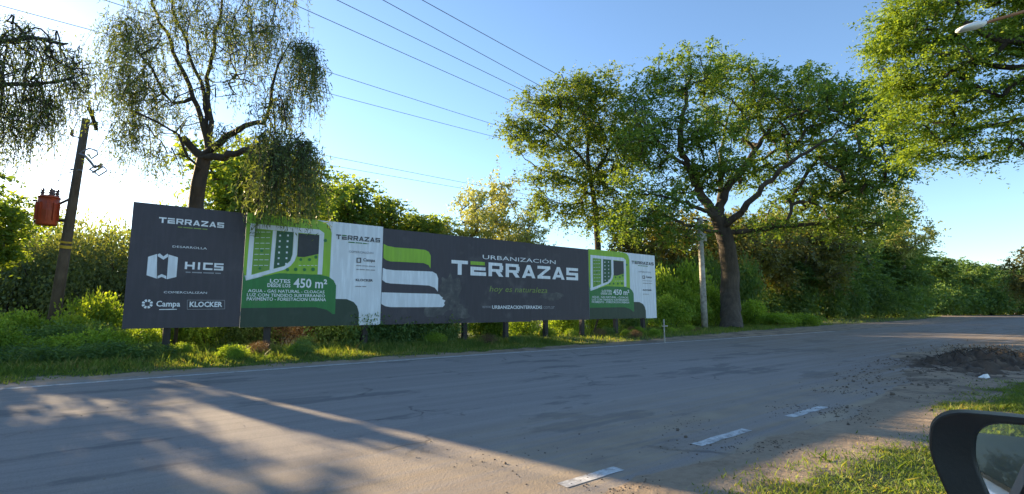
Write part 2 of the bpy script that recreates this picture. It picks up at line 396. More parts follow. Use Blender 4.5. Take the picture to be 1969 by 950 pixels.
class Skel:
    def __init__(s): s.p = np.zeros((40000, 3)); s.n = 0; s.par = []; s.fix = []; s.tip = []
    def add(s, p, par, fix=0.0):
        s.p[s.n] = p; s.par.append(par); s.fix.append(fix); s.n += 1; return s.n - 1
    def poly(s, pts, r0, r1, par=-1, step=.5, wob=.05, r=rng):
        pts = [np.array(p, float) for p in pts]
        if par < 0: cur = s.add(pts[0], -1, r0)
        else: cur = par; pts = [s.p[par].copy()] + pts
        ids = [cur]; tot = sum(np.linalg.norm(b - a) for a, b in zip(pts, pts[1:])); acc = 0
        for i in range(len(pts) - 1):
            p0 = pts[max(i - 1, 0)]; p1 = pts[i]; p2 = pts[i + 1]; p3 = pts[min(i + 2, len(pts) - 1)]
            L = np.linalg.norm(p2 - p1); k = max(1, int(L / step))
            for j in range(1, k + 1):
                u = j / k
                q = .5 * (2 * p1 + (p2 - p0) * u + (2 * p0 - 5 * p1 + 4 * p2 - p3) * u * u + (3 * p1 - p0 - 3 * p2 + p3) * u ** 3)
                f = (acc + L * u) / tot
                cur = s.add(q + r.normal(0, wob, 3) * (0 if f == 1 else 1), cur, r0 + (r1 - r0) * f); ids.append(cur)
            acc += L
        return ids
    def near(s, c, lo=0):
        d = np.linalg.norm(s.p[lo:s.n] - c, axis=1); return lo + int(np.argmin(d)), float(d.min())
    def attach(s, c, r, step=.55, lift=.15, lo=0):
        i, d = s.near(c, lo)
        a = s.p[i].copy(); k = max(1, int(d / step)); cur = i
        mid = (a + c) / 2 + r.normal(0, .10 * d, 3) + np.array([0, 0, lift * d])
        for j in range(1, k + 1):
            u = j / k; cur = s.add((1 - u) ** 2 * a + 2 * u * (1 - u) * mid + u * u * c, cur)
        s.tip.append(cur); return cur
    def wood(s, name, mat, parent, tip_r=.012, n=7, org=np.zeros(3), expo=.5, cap=9.0):
        par = np.array(s.par); cnt = np.zeros(s.n)
        for t_ in s.tip: cnt[t_] += 1
        for i in range(s.n - 1, 0, -1):
            if par[i] >= 0: cnt[par[i]] += cnt[i]
        rad = np.maximum(np.maximum(np.minimum(tip_r * np.maximum(cnt, .5) ** expo, cap), np.array(s.fix)), tip_r * .6)
        best = np.full(s.n, -1); 
        for i in range(s.n):
            q = par[i]
            if q >= 0 and (best[q] < 0 or rad[i] > rad[best[q]]): best[q] = i
        ch = np.nonzero(par >= 0)[0]; pa = par[ch]
        rc = rad[ch]; rp = np.where(best[pa] == ch, rad[pa], np.minimum(rad[pa], rc * 1.3))
        A = s.p[pa] - org; B = s.p[ch] - org; D = B - A; D /= np.linalg.norm(D, axis=1)[:, None] + 1e-9
        # parent direction at the joint for continuity
        Dp = D.copy(); has = par[pa] >= 0
        gp = s.p[np.where(has, par[pa], 0)] - org; dd = A - gp; dd /= np.linalg.norm(dd, axis=1)[:, None] + 1e-9
        mk = has & (best[pa] == ch); Dp[mk] = dd[mk]
        ref = np.tile(np.array([.37, .93, .05]), (len(D), 1))
        def ringf(P, Dr, rr):
            u = np.cross(Dr, ref); u /= np.linalg.norm(u, axis=1)[:, None] + 1e-9; v_ = np.cross(Dr, u)
            an = np.arange(n) * 2 * np.pi / n
            return P[:, None] + rr[:, None, None] * (np.cos(an)[None, :, None] * u[:, None] + np.sin(an)[None, :, None] * v_[:, None])
        V = np.concatenate([ringf(A, Dp, rp), ringf(B, D, rc)], 1)
        k = len(ch); base = (np.arange(k) * 2 * n)[:, None]; a = np.arange(n); b_ = (a + 1) % n
        F = np.stack([base + a, base + b_, base + b_ + n, base + a + n], -1).reshape(-1, 4)
        return fast_mesh(name, V.reshape(-1, 3), F, mat, parent, None, True)
def blob_pts(blobs, n, r, shell=.35):
    """blobs: (centre, (rx,ry,rz)) ; sample n points, weight by volume"""
    wts = np.array([b[1][0] * b[1][1] * b[1][2] for b in blobs]) ** .8; wts /= wts.sum()
    out = []
    for k in r.choice(len(blobs), n, p=wts):
        c, rd = blobs[k]; d = r.normal(0, 1, 3); d /= np.linalg.norm(d)
        q = shell + (1 - shell) * r.random() ** .6 if r.random() < .8 else r.random()
        out.append(np.array(c) + d * q * np.array(rd))
    return np.array(out)
def px_blobs(L, depth_k=.9):
    out = []
    for x, y, rx_, ry_, zc in L:
        c = at(x, y, zc); s = zc / FPX
        out.append((c, (rx_ * s, rx_ * s * depth_k, ry_ * s)))
    return out
def crown(name, mat, parent, C, per, cr, L, W, org, r, flat=.65, droop=.25, up=.6, tintc=None):
    """every clump is a handful of drooping twigs with leaves set along both sides"""
    m_ = 11; nt_ = max(2, int(per / m_)); T = len(C) * nt_
    size = np.repeat(r.uniform(.55, 1.45, len(C)), nt_)
    d = r.normal(0, 1, (T, 3)); d[:, 2] = d[:, 2] * flat + .1; d /= np.linalg.norm(d, axis=1)[:, None] + 1e-9
    ln = cr * size * r.uniform(.7, 1.5, T)
    st = np.repeat(C, nt_, 0) + r.normal(0, .28, (T, 3)) * (cr * size)[:, None] * np.array([1, 1, flat])
    u = np.tile(np.linspace(.1, 1, m_), (T, 1)) + r.normal(0, .05, (T, m_))
    P = st[:, None] + d[:, None] * (ln[:, None] * u)[..., None]; P[..., 2] -= .28 * ln[:, None] * u ** 2
    sd_ = np.cross(d, np.array([0, 0, 1.0])); sd_ /= np.linalg.norm(sd_, axis=1)[:, None] + 1e-9
    sg = np.where(np.arange(m_) % 2 == 0, 1.0, -1.0)[None, :, None]
    A0 = d[:, None] * .5 + sd_[:, None] * sg * .9
    P = P.reshape(-1, 3); A0 = A0.reshape(-1, 3); n = len(P)
    ls = np.repeat(r.uniform(.65, 1.35, T), m_) * np.tile(np.where(np.arange(m_) < 8, 1.0, .75), T)
    V, F = leaves(P - org, A0, L * ls, W * ls, droop, up, r)
    ct = np.repeat(np.repeat(r.uniform(0, 1, len(C)), nt_), m_) * .35 + np.repeat(r.uniform(0, 1, T), m_) * .35 + r.uniform(0, 1, n) * .3
    return fast_mesh(name, V, F, mat, parent, np.repeat(ct, 4))
def hero_tree(name, label, cat, base, limbs, blobs, nclump, per, cr, L, W, lm, bm, seed, group=None, tip_r=.014, lift=.12, flat=.65, extra=None, flare=1.35):
    r = np.random.default_rng(seed); base = np.array(base, float)
    root = empty(name, base, label, cat, group)
    s = Skel(); ids = {}
    for k, (pts, r0, r1, par) in enumerate(limbs):
        pi = -1
        if par is not None: pi = s.near(np.array(par, float))[0]
        ids[k] = s.poly(pts, r0, r1, pi, .4, .03 if k == 0 else .06, r)
    # root flare
    for i in range(s.n):
        hz = s.p[i][2] - base[2]
        if hz < 1.0: s.fix[i] *= 1 + (flare - 1) * (1 - max(0, hz)) ** 2
    lo = 0
    trunk_top = max((i for i in ids[0]), key=lambda i: s.p[i][2])
    C = blob_pts(blobs, nclump, r)
    tt = s.p[trunk_top].copy()
    C = C[np.argsort(np.linalg.norm(C - tt, axis=1))]
    lo = max(0, len(ids[0]) // 2)
    for c in C: s.attach(c, r, .5, lift, lo)
    s.wood('trunk', bm, root, tip_r, 8, base, .5, .11)
    cro = crown('crown', lm, root, C, per, cr, L, W, base, r, flat)
    return root

# ------------------------------------------------------------------ the broad roadside tree and its neighbours
Z = 35.5
def A_(x, y, z=Z): return at(x, y, z)
tb = on_ground(1407, 632); tb[2] = -.35
limbs = [
    ([tb, A_(1404, 560), A_(1402, 500), A_(1388, 440), A_(1378, 415)], .72, .52, None),
    ([A_(1345, 370), A_(1322, 320, 35), A_(1308, 270, 35), A_(1318, 190, 35.5), A_(1330, 120, 35.5)], .36, .07, A_(1378, 415)),
    ([A_(1395, 370), A_(1425, 330, 36), A_(1470, 260, 36.5), A_(1520, 200, 37)], .34, .07, A_(1378, 415)),
    ([A_(1385, 340, 38), A_(1390, 270, 39), A_(1410, 190, 39)], .26, .06, A_(1380, 420)),
    ([A_(1430, 400, 34), A_(1475, 350, 33), A_(1540, 300, 32), A_(1620, 250, 31)], .28, .05, A_(1388, 440)),
    ([A_(1470, 440, 35), A_(1550, 432, 34.5), A_(1640, 425, 34), A_(1720, 440, 34)], .2, .05, A_(1390, 445)),
    ([A_(1330, 395, 34), A_(1270, 378, 33), A_(1210, 370, 33)], .18, .04, A_(1376, 415)),
    ([A_(1350, 440, 34), A_(1300, 425, 33.5), A_(1260, 400, 33)], .13, .04, A_(1390, 450)),
    ([A_(1290, 300, 34), A_(1250, 250, 34), A_(1220, 210, 34)], .15, .04, A_(1322, 320, 35)),
]
bl = px_blobs([(1330, 140, 80, 45, 35.5), (1262, 180, 60, 45, 35), (1410, 150, 70, 45, 37), (1420, 215, 95, 50, 37), (1525, 180, 90, 50, 36), (1610, 205, 90, 55, 33),
    (1500, 260, 80, 40, 36), (1300, 250, 90, 40, 35), (1235, 280, 60, 55, 34), (1600, 300, 90, 40, 33), (1225, 360, 60, 35, 33), (1370, 265, 60, 35, 33.5), (1390, 320, 60, 25, 34),
    (1235, 425, 75, 36, 32.5), (1300, 395, 60, 30, 33), (1330, 340, 70, 35, 36), (1450, 330, 80, 35, 37), (1640, 425, 95, 38, 34), (1550, 385, 80, 35, 36), (1690, 290, 70, 45, 31), (1690, 220, 65, 55, 32), (1320, 455, 55, 22, 33), (1480, 430, 60, 25, 35), (1720, 415, 45, 30, 34), (1590, 350, 60, 25, 33), (1700, 340, 70, 35, 32), (1650, 370, 70, 30, 33), (1740, 260, 50, 50, 30), (1215, 230, 45, 60, 36), (1200, 440, 60, 25, 33)])
hero_tree('broad_tree', 'broad spreading tree with thick leaning trunk at the road edge', 'tree', tb, limbs, bl, 1350, 77, .85, .21, .105, M['leaf_big'], M['bark'], 11)

Z2 = 39.0
b2 = at(1150, 560, Z2); b2[2] = 0
limbs = [([b2, at(1148, 450, Z2), at(1142, 380, Z2), at(1130, 300, Z2), at(1135, 220, Z2)], .36, .10, None),
    ([at(1105, 290, Z2), at(1060, 250, Z2), at(1020, 210, Z2)], .14, .04, at(1135, 330, Z2)),
    ([at(1170, 290, Z2), at(1200, 240, Z2), at(1190, 190, Z2)], .14, .04, at(1138, 350, Z2)),
    ([at(1090, 340, Z2), at(1040, 325, Z2), at(1005, 300, Z2)], .12, .03, at(1140, 380, Z2))]
bl = px_blobs([(1100, 190, 75, 45, Z2), (1030, 205, 50, 32, Z2), (1165, 175, 55, 40, Z2), (1020, 265, 45, 30, 38.5), (1100, 260, 90, 45, Z2), (1185, 250, 55, 50, 39.5),
    (1040, 335, 45, 35, 38.5), (1110, 350, 65, 40, Z2), (1180, 340, 50, 40, 39), (1040, 395, 45, 30, 38), (1120, 410, 60, 30, 38.5), (1200, 300, 50, 50, 39), (1190, 400, 50, 35, 38.5), (995, 240, 28, 25, 38.5)])
hero_tree('leafy_tree', 'tall leafy tree with slim trunk rising behind the second plan panel', 'tree', b2, limbs, bl, 700, 77, .85, .21, .105, M['leaf_mid'], M['bark'], 12)

# tree across the road whose boughs reach over it
b3 = np.array([27.0, -4.0, -.05])
limbs = [([b3, (26.8, -3.8, 2.5), (26.6, -3.4, 5), (26.3, -2.8, 7.2)], .55, .40, None),
    ([at(2080, 210, 18), at(1960, 235, 19), at(1850, 245, 20), at(1760, 225, 21)], .22, .05, (26.4, -3.0, 6.5)),
    ([at(2080, 120, 18), at(1940, 135, 19), at(1850, 105, 20), at(1760, 95, 21)], .22, .05, (26.3, -2.8, 7.2)),
    ([at(2060, -20, 18), at(1900, -10, 19), at(1760, 20, 20)], .2, .05, (26.3, -2.8, 7.2)),
    ([at(2100, -150, 18), at(1950, -200, 19)], .2, .05, (26.3, -2.8, 7.2))]
bl = px_blobs([(1715, 85, 62, 38, 20.5), (1730, 30, 60, 40, 20.5), (1800, 50, 70, 50, 20), (1880, 90, 80, 45, 19.5), (1960, 60, 60, 60, 19), (1790, 135, 80, 38, 20), (1740, 190, 75, 30, 21), (1850, 195, 90, 32, 20),
    (1950, 180, 50, 40, 19), (1900, 255, 70, 22, 19.5), (1800, 260, 70, 24, 20.5), (1960, 280, 45, 25, 19), (1790, 300, 50, 18, 20.5), (1880, 308, 35, 14, 19.5), (1850, -80, 130, 90, 20), (2020, -60, 110, 120, 18.5), (2060, 130, 80, 120, 18), (1700, 150, 50, 40, 21), (1715, 245, 50, 40, 21), (1760, 300, 50, 25, 21)])
hero_tree('overhanging_tree', 'fine leaved tree whose boughs hang over the road below the street lamp', 'tree', b3, limbs, bl, 1200, 88, .6, .14, .06, M['leaf_lime'], M['bark_dark'], 13, tip_r=.009, lift=.05, flat=.5)

# ------------------------------------------------------------------ willows
def willow(name, label, base, limbs, blobs, nstr, lens, seed, zmin=.4, dens=.055, L=.15, W=.03, tip_r=.0055):
    r = np.random.default_rng(seed); base = np.array(base, float)
    root = empty(name, base, label, 'tree'); s = Skel(); first = None
    for k, (pts, r0, r1, par) in enumerate(limbs):
        pi = -1 if par is None else s.near(np.array(par, float))[0]
        q = s.poly(pts, r0, r1, pi, .35, .05, r); first = first or q
    C = []; LN = []
    wts = np.array([b_[2] for b_ in blobs], float); wts /= wts.sum()
    for k in r.choice(len(blobs), nstr, p=wts):
        c, rd, _, (l0, l1) = blobs[k]; d = r.normal(0, 1, 3); d /= np.linalg.norm(d)
        C.append(np.array(c) + d * r.random() ** .45 * np.array(rd)); LN.append(r.uniform(l0, l1))
    C = np.array(C); LN = np.array(LN); o_ = np.argsort(np.linalg.norm(C - s.p[first[-1]], axis=1)); C = C[o_]; LN = LN[o_]
    P = []; TT = []
    lo = len(first) * 2 // 3
    for c, ln in zip(C, LN):
        tip = s.attach(c, r, .5, .22, lo); cur = tip; q = c.copy(); tt = r.random()
        hd = r.normal(0, .35, 2); k = max(2, int(ln / .3)); ox, oy = q[0], q[1]
        for j in range(k):
            q = q + np.array([hd[0] * .3 * .75 ** j, hd[1] * .3 * .75 ** j, -.3 * (1 if j else .6)]) + r.normal(0, .015, 3)
            if q[2] < zmin: break
            cur = s.add(q, cur)
            m_ = int(.3 / dens); pp = q + np.array([0, 0, .3]) * r.random((m_, 1)) + r.normal(0, .05, (m_, 3))
            P.append(pp); TT.append(np.full(m_, tt))
    P = np.concatenate(P); TT = np.concatenate(TT) * .5 + r.random(len(P)) * .5
    s.tip = [i for i in s.tip]
    s.wood('trunk', M['bark_dark'], root, tip_r, 6, base, .42, .022)
    A0 = r.normal(0, .6, (len(P), 3)); V, F = leaves(P - base, A0, L, W, .9, .2, r)
    fast_mesh('crown', V, F, M['leaf_willow'], root, np.repeat(TT, 4))
    return root
def wb(L):
    out = []
    for x, y, rx_, ry_, zc, wt, l0, l1 in L:
        s = zc / FPX; out.append((at(x, y, zc), (rx_ * s, rx_ * s * .9, ry_ * s), wt, (l0, l1)))
    return out
zw = 18.2
wbase = at(380, 620, zw); wbase[2] = -.05
W_ = lambda x, y, z=zw: at(x, y, z)
limbs = [([wbase, W_(379, 480), W_(378, 400), W_(384, 340), W_(392, 305)], .32, .24, None),
    ([W_(397, 262), W_(380, 205), W_(345, 125), W_(318, 60), W_(290, -10), W_(275, -70)], .11, .03, W_(392, 305)),
    ([W_(398, 225), W_(385, 150), W_(355, 80), W_(335, 20), W_(320, -60)], .08, .03, W_(395, 275)),
    ([W_(405, 235), W_(400, 170), W_(410, 90), W_(425, 20), W_(440, -60)], .10, .03, W_(395, 285)),
    ([W_(440, 262, 17.8), W_(475, 245, 17.2), W_(515, 230, 16.3), W_(525, 170, 16), W_(535, 130, 15.8), W_(560, 80, 15.5)], .15, .012, W_(398, 300)),
    ([W_(430, 300, 17.5), W_(480, 287, 16.5), W_(540, 290, 15.2), W_(590, 300, 14.6)], .15, .05, W_(390, 320)),
    ([W_(370, 290), W_(352, 265)], .15, .13, W_(385, 320)),
    ([W_(365, 300, 17.5), W_(340, 260, 17), W_(300, 235, 16.5), W_(260, 215, 16)], .06, .03, W_(384, 340)),
    ([W_(330, 200, 17.8), W_(300, 150, 17.5), W_(260, 90, 17)], .07, .03, W_(375, 195))]
bl = wb([(300, 160, 110, 110, 17.5, 26, .3, 1.6), (460, 100, 120, 80, 17, 18, .3, 1.5), (540, 190, 60, 60, 16, 8, .3, 1.4), (235, 50, 30, 40, 17.5, 7, 1, 3.4), (280, 60, 40, 50, 17.5, 9, 1, 3), (250, 160, 40, 40, 17, 8, .8, 2.2), (300, 185, 50, 40, 17.5, 7, .8, 2), (245, 250, 40, 30, 16.5, 8, .6, 1.6), (300, 290, 40, 30, 17, 6, .6, 1.4),
    (350, 30, 50, 50, 18, 6, .8, 2.0), (420, 20, 50, 50, 18, 6, .6, 1.6), (470, 40, 60, 60, 18, 10, .8, 2.2), (520, 60, 40, 40, 17, 6, .6, 2.0), (520, -30, 90, 50, 17, 10, .8, 2.5), (585, 90, 26, 20, 15.5, 11, 1.0, 2.8), (610, 130, 14, 14, 15.2, 3, .6, 1.4), (300, -40, 90, 50, 17.5, 10, 1, 2.6),
    (540, 200, 30, 30, 15.6, 5, .6, 1.4), (512, 265, 22, 18, 15.4, 7, 1.0, 2.4), (560, 275, 50, 24, 14.9, 16, .8, 2.9), (590, 285, 22, 18, 14.6, 7, 1.0, 2.8), (525, 300, 16, 14, 14.8, 7, 1.4, 2.7), (600, 310, 28, 14, 15.4, 4, .6, 1.2), (440, 250, 26, 20, 17.5, 5, .5, 1.2)])
willow('weeping_willow', 'weeping willow with dark forked trunk trailing over the first plan panel', wbase, limbs, bl, 1550, None, 21, dens=.05, L=.155, W=.034)
zl = 12.0
lbase = at(-330, 640, 13.5); lbase[2] = -.05
limbs = [([lbase, at(-325, 500, 13.5), at(-300, 350, 13.4), at(-260, 220, 13)], .42, .26, None),
    ([at(-170, 140, 12.6), at(-60, 95, 12.3), at(50, 75, 12), at(120, 85, 12)], .15, .04, at(-265, 230, 13)),
    ([at(-160, 200, 12.5), at(-50, 170, 12), at(60, 165, 12), at(140, 150, 12)], .13, .03, at(-270, 250, 13)),
    ([at(-230, 60, 13), at(-120, -60, 12.6), at(0, -120, 12)], .16, .04, at(-262, 225, 13))]
bl = wb([(70, 150, 105, 105, 12, 26, .3, 1.2), (30, 250, 60, 80, 12, 12, .3, 1.0), (30, 65, 50, 34, 12, 9, .5, 1.2), (85, 85, 45, 32, 12, 7, .5, 1.1), (140, 110, 28, 26, 12, 6, .4, 1.0), (20, 130, 50, 40, 12, 6, .7, 1.6), (110, 160, 40, 30, 12, 4, .6, 1.5), (10, 210, 35, 40, 12, 5, .7, 1.5), (95, 200, 8, 20, 12, 4, .9, 1.6),
    (60, 180, 40, 30, 12, 6, .5, 1.4), (-120, 240, 60, 50, 12.5, 26, 1.5, 3.4), (-230, 250, 70, 50, 13, 26, 1.5, 3.4), (-340, 250, 70, 60, 13.5, 20, 1.5, 3.4), (-80, 100, 90, 70, 12.4, 18, 1.2, 3), (-200, 60, 120, 90, 13, 26, 1.5, 4), (-330, 60, 110, 90, 13.5, 20, 1.5, 4), (150, 150, 26, 30, 12, 6, .4, 1.2), (20, 250, 30, 35, 12, 7, .4, 1.2), (85, 230, 40, 40, 12, 6, .4, 1.2)])  # crown left of view thickened to cast shade on the road
willow('hanging_willow', 'willow with sparse hanging twigs reaching past the leaning utility pole', lbase, limbs, bl, 1800, None, 22, dens=.07, L=.11, W=.026)

# ------------------------------------------------------------------ background trees and shrubs (one of each kind, then copies)
def bg_tree(name, seed, lm, bm, height, spread, ncl, per, cr, L, W, trunk_h=.35):
    r = np.random.default_rng(seed); root = empty(name); s = Skel(); h = height
    tr = s.poly([(0, 0, -.1), (.1, 0, h * trunk_h * .6), (-.1, .1, h * trunk_h), (0, 0, h * .7)], .035 * h * .55, .05, -1, .6, .06, r)
    bl = []
    for k in range(11):
        a = r.random() * 6.28; q = r.uniform(.0, .62) * spread; zz = h * r.uniform(trunk_h + .08, .86)
        bl.append((np.array([q * math.cos(a), q * math.sin(a), zz]), (spread * .42, spread * .42, h * .13)))
    C = blob_pts(bl, ncl, r); C = C[np.argsort(np.linalg.norm(C - np.array([0, 0, h * .5]), axis=1))]
    for c in C: s.attach(c, r, .8, .1, len(tr) // 3)
    s.wood('trunk', bm, root, .02, 5); crown('crown', lm, root, C, per, cr, L, W, np.zeros(3), r, .7)
    return root
def shrub(name, seed, lm, nl, L, W, h=1.0, w_=1.0, lobes=16, stems=7, up=.5):
    r = np.random.default_rng(seed); root = empty(name); mb = MB()
    cs = []
    for k in range(lobes):
        a = r.random() * 6.28; q = r.random() ** .6 * .68 * w_; zt = (.22 + .6 * r.random() * (1 - .45 * q / w_)) * h
        cs.append((q * math.cos(a), q * math.sin(a), zt))
    for k in range(stems):
        c = cs[k % lobes]; mb.tube([(c[0] * .25, c[1] * .25, -.05 * h), (c[0] * .55, c[1] * .6, c[2] * .55), c], [.022 * h, .015 * h, .006 * h], 5)
    mb.build('stem', M['bark_dark'], root, True)
    cs = np.array(cs); k = r.integers(0, lobes, nl); d = r.normal(0, 1, (nl, 3)); d /= np.linalg.norm(d, axis=1)[:, None]
    rr = r.uniform(.5, 1.0, nl) ** .5 * .36 * (1 + .25 * np.sin(d[:, 0] * 7 + d[:, 2] * 9 + k)) * (1 + .45 * r.random(nl) ** 5)
    P = cs[k] + d * rr[:, None] * np.array([w_, w_, h * .72]); ok = P[:, 2] > .01 * h; P = P[ok]; d = d[ok]; k = k[ok]
    V, F = leaves(P, d, L, W, .2, up, r)
    tt = r.random(len(P)) * .55 + r.random(lobes)[k] * .45
    fast_mesh('foliage', V, F, lm, root, np.repeat(tt, 4)); return root
def copy_tree(o, parent=None):
    c = o.copy(); col.objects.link(c); c.parent = parent
    for ch in o.children:
        d = ch.copy(); col.objects.link(d); d.parent = c
    return c
_used = set()
def put(proto, name, loc, s, label, cat, group=None, rz=None):
    if proto.name in _used: o = copy_tree(proto)
    else: o = proto
    _used.add(proto.name)
    o.name = name; o.location = tuple(loc); o.scale = s if hasattr(s, '__len__') else (s, s, s)
    o.rotation_euler = (0, 0, random.uniform(0, 6.28) if rz is None else rz)
    for k in ('group',):
        if k in o: del o[k]
    _used.add(o.name)
    return tag(o, label, cat, group)
def gpt(x, zc):
    """ground point below pixel column x at camera depth zc"""
    a = at(x, 560, zc); return (a[0], a[1], 0.02)
def top_h(x, y, zc): return at(x, y, zc)[2]

t_mid = bg_tree('tree', 31, M['leaf_mid'], M['bark'], 10, 3.6, 170, 75, .85, .26, .15)
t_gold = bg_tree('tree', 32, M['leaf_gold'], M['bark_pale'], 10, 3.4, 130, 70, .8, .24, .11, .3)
t_dark = bg_tree('tree', 33, M['leaf_dark'], M['bark_dark'], 10, 4.6, 230, 80, 1.0, .28, .17, .12)
t_olive = bg_tree('tree', 34, M['leaf_olive'], M['bark'], 10, 3.6, 150, 75, .8, .24, .13, .25)
g_mid = 'mid green trees in the belt behind the dark billboard panels'
for x, y, zc in ((655, 330, 42), (725, 372, 46), (790, 400, 50), (835, 410, 54)):
    p = gpt(x, zc); h = top_h(x, y, zc); put(t_mid, 'woodland_tree', p, (h / 10 * 1.05, h / 10 * 1.05, h / 9.6), 'mid green tree in the belt behind the dark billboard panels', 'tree', g_mid)
for x, y, zc in ((455, 255, 27), (560, 300, 30)):
    p = gpt(x, zc); h = top_h(x, y, zc); put(t_mid, 'woodland_tree', p, (h / 10, h / 10, h / 9.6), 'green tree standing right behind the weeping willow', 'tree', 'green trees behind the weeping willow')
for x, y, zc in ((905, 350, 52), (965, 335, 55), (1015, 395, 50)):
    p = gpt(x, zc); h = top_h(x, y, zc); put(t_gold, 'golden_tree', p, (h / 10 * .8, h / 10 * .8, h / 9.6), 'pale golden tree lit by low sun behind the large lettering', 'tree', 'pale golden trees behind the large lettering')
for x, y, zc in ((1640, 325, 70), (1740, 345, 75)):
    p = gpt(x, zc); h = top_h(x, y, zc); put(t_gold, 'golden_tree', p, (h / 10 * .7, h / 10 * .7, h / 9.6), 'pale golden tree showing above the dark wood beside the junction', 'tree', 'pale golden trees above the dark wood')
for x, y, zc in ((1215, 380, 46), (1260, 375, 48), (1300, 360, 50), (1345, 370, 52), (1400, 350, 56), (1440, 360, 56), (1480, 350, 60), (1530, 355, 62), (1580, 360, 64)):
    p = gpt(x, zc); h = top_h(x, y, zc); put(t_olive, 'olive_tree', p, h / 9.7, 'olive green tree behind the broad roadside tree', 'tree', 'olive green trees behind the broad tree')
for x, y, zc in ((1480, 470, 62), (1560, 450, 66), (1640, 470, 72), (1705, 505, 76), (1520, 420, 78), (1610, 420, 82), (1690, 465, 86), (1440, 440, 70), (1590, 480, 70)):
    p = gpt(x, zc); h = top_h(x, y, zc); put(t_dark, 'dark_tree', p, (h / 10 * 1.5, h / 10 * 1.5, h / 9.2), 'dense dark tree of the wood between the broad tree and the junction', 'tree', 'dense dark trees of the wood')
for x, y, zc in ((1745, 520, 80), (1790, 492, 100), (1850, 497, 104), (1910, 505, 108), (1970, 510, 108), (2040, 505, 105)):
    p = gpt(x, zc); h = top_h(x, y, zc); put(t_dark, 'far_tree', p, (h / 10 * 1.3, h / 10 * 1.3, h / 9), 'rounded dark green tree in the far hedge line beyond the junction', 'tree', 'trees of the far hedge line')
p = gpt(1990, 40); put(t_olive, 'verge_tree', p, (.62, .62, .78), 'yellow green tree standing alone at the road edge past the dirt heap', 'tree')
p = (-6.7, 24.5, .1); put(t_dark, 'added_shade_tree', p, (.72, .72, .80), 'round leafy tree added near the hanging willow to shade the road', 'tree')  # tree added at the left edge of view to keep sun off the road
p = (-4.9, 30.5, .1); put(t_mid, 'added_back_shade_tree', p, (.72, .72, .66), 'small leafy tree added behind the hedge to block sun from the road', 'tree')  # second added tree, blocks more sun from the left of the road
# woodland along the road behind the parked car, seen in its mirror
for x, y, s in ((-14, -6, .8), (-22, 17, 1.0), (-30, -7, 1.0), (-38, 19, 1.1), (-48, -8, 1.1), (-62, 18, 1.2), (-75, -9, 1.2)):
    put(t_olive if y > 0 else t_mid, 'roadside_tree', (x, y, 0), s, 'roadside tree back along the road behind the parked car', 'tree', 'trees back along the road')

s_hedge = shrub('shrub', 41, M['leaf_hedge'], 7500, .042, .024, lobes=26, stems=12)
s_lime = shrub('shrub', 42, M['leaf_bramble'], 5200, .085, .055, lobes=22, stems=9)
s_dark = shrub('shrub', 43, M['leaf_dark'], 6500, .075, .045, lobes=22, stems=9)
s_dry = shrub('shrub', 44, M['leaf_dry'], 4200, .06, .022, lobes=18, stems=12)
s_top = shrub('shrub', 45, M['leaf_mid'], 6500, .045, .026, lobes=24, stems=10)
for x, y, zc, w_ in ((-60, 428, 30, 4.2), (0, 425, 29, 4.0), (60, 428, 31, 4.0), (118, 420, 30, 4.0), (175, 425, 31, 4.2), (230, 415, 30, 4.0), (290, 410, 32, 4.4), (-130, 420, 30, 4.4)):
    p = gpt(x, zc); h = top_h(x, y, zc); put(s_hedge, 'hedge_shrub', p, (w_, w_, h * random.uniform(.88, 1.1)), 'tall dull green shrub of the hedge behind the leaning utility pole', 'shrub', 'tall dull green hedge shrubs')
for x, y, zc, w_ in ((0, 404, 37, 4.5), (70, 408, 38, 4.5), (140, 406, 38, 4.5), (210, 398, 38, 4.5), (330, 385, 38, 4.5), (-90, 404, 38, 4.5)):
    p = gpt(x, zc); h = top_h(x, y, zc); put(s_top, 'sunlit_shrub', p, (w_, w_, h * random.uniform(.85, 1.08)), 'tall brighter green shrub rising at the back of the hedge', 'shrub', 'brighter shrubs at the back of the hedge')
for x, y, w_, h in ((-9, -3.2, 1.6, 2.2), (-13, -3.5, 2, 2.8), (-18, -3.4, 2.2, 3), (-25, -3.6, 2.6, 3.6), (-12, 15, 2, 2.6), (-19, 15, 2.4, 3.2), (-28, 15, 2.6, 3.6)):
    put(s_top, 'roadside_shrub', (x, y, 0), (w_, w_, h), 'leafy roadside shrub back along the road behind the parked car', 'shrub', 'shrubs back along the road')
g = 'bright leafy bushes in front of the hedge'
for x, zc, w_, h in ((-40, 12.2, .9, .95), (10, 12.6, .9, .95), (55, 13.0, .9, .8), (100, 12.6, .8, .75), (140, 13.2, .8, .85), (185, 13.2, .85, .85), (230, 13.6, .8, .85), (275, 13.8, .7, .8), (30, 14.2, .9, 1.1), (120, 14.6, .9, 1.15), (200, 14.8, .9, 1.2), (265, 14.9, .8, 1.0), (-20, 14.4, .9, 1.2)):
    w2 = w_ * random.uniform(.8, 1.3)
    put(s_lime, 'bramble_bush', gpt(x + random.uniform(-14, 14), zc), (w2, w_, h * random.uniform(.7, 1.15)), 'bright yellow green leafy bush below the leaning utility pole', 'shrub', g)
for x, zc, w_, h in ((-10, 11.6, .8, .45), (60, 11.9, .8, .5), (130, 12.2, .8, .45), (190, 12.5, .8, .5), (250, 12.9, .8, .5), (300, 13.4, .8, .45), (85, 13.6, 1.0, .95), (160, 13.9, .9, .9), (225, 14.2, .9, .95)):
    put(s_dark, 'creeping_bush', gpt(x, zc), (w_ * 1.2, w_, h), 'dark green creeping bush at the foot of the bright bushes below the pole', 'shrub', 'dark creeping bushes below the pole')
put(s_lime, 'rounded_bush', gpt(180, 16.5), (.95, .95, 1.85), 'rounded pale green bush between the leaning pole and the billboard', 'shrub')
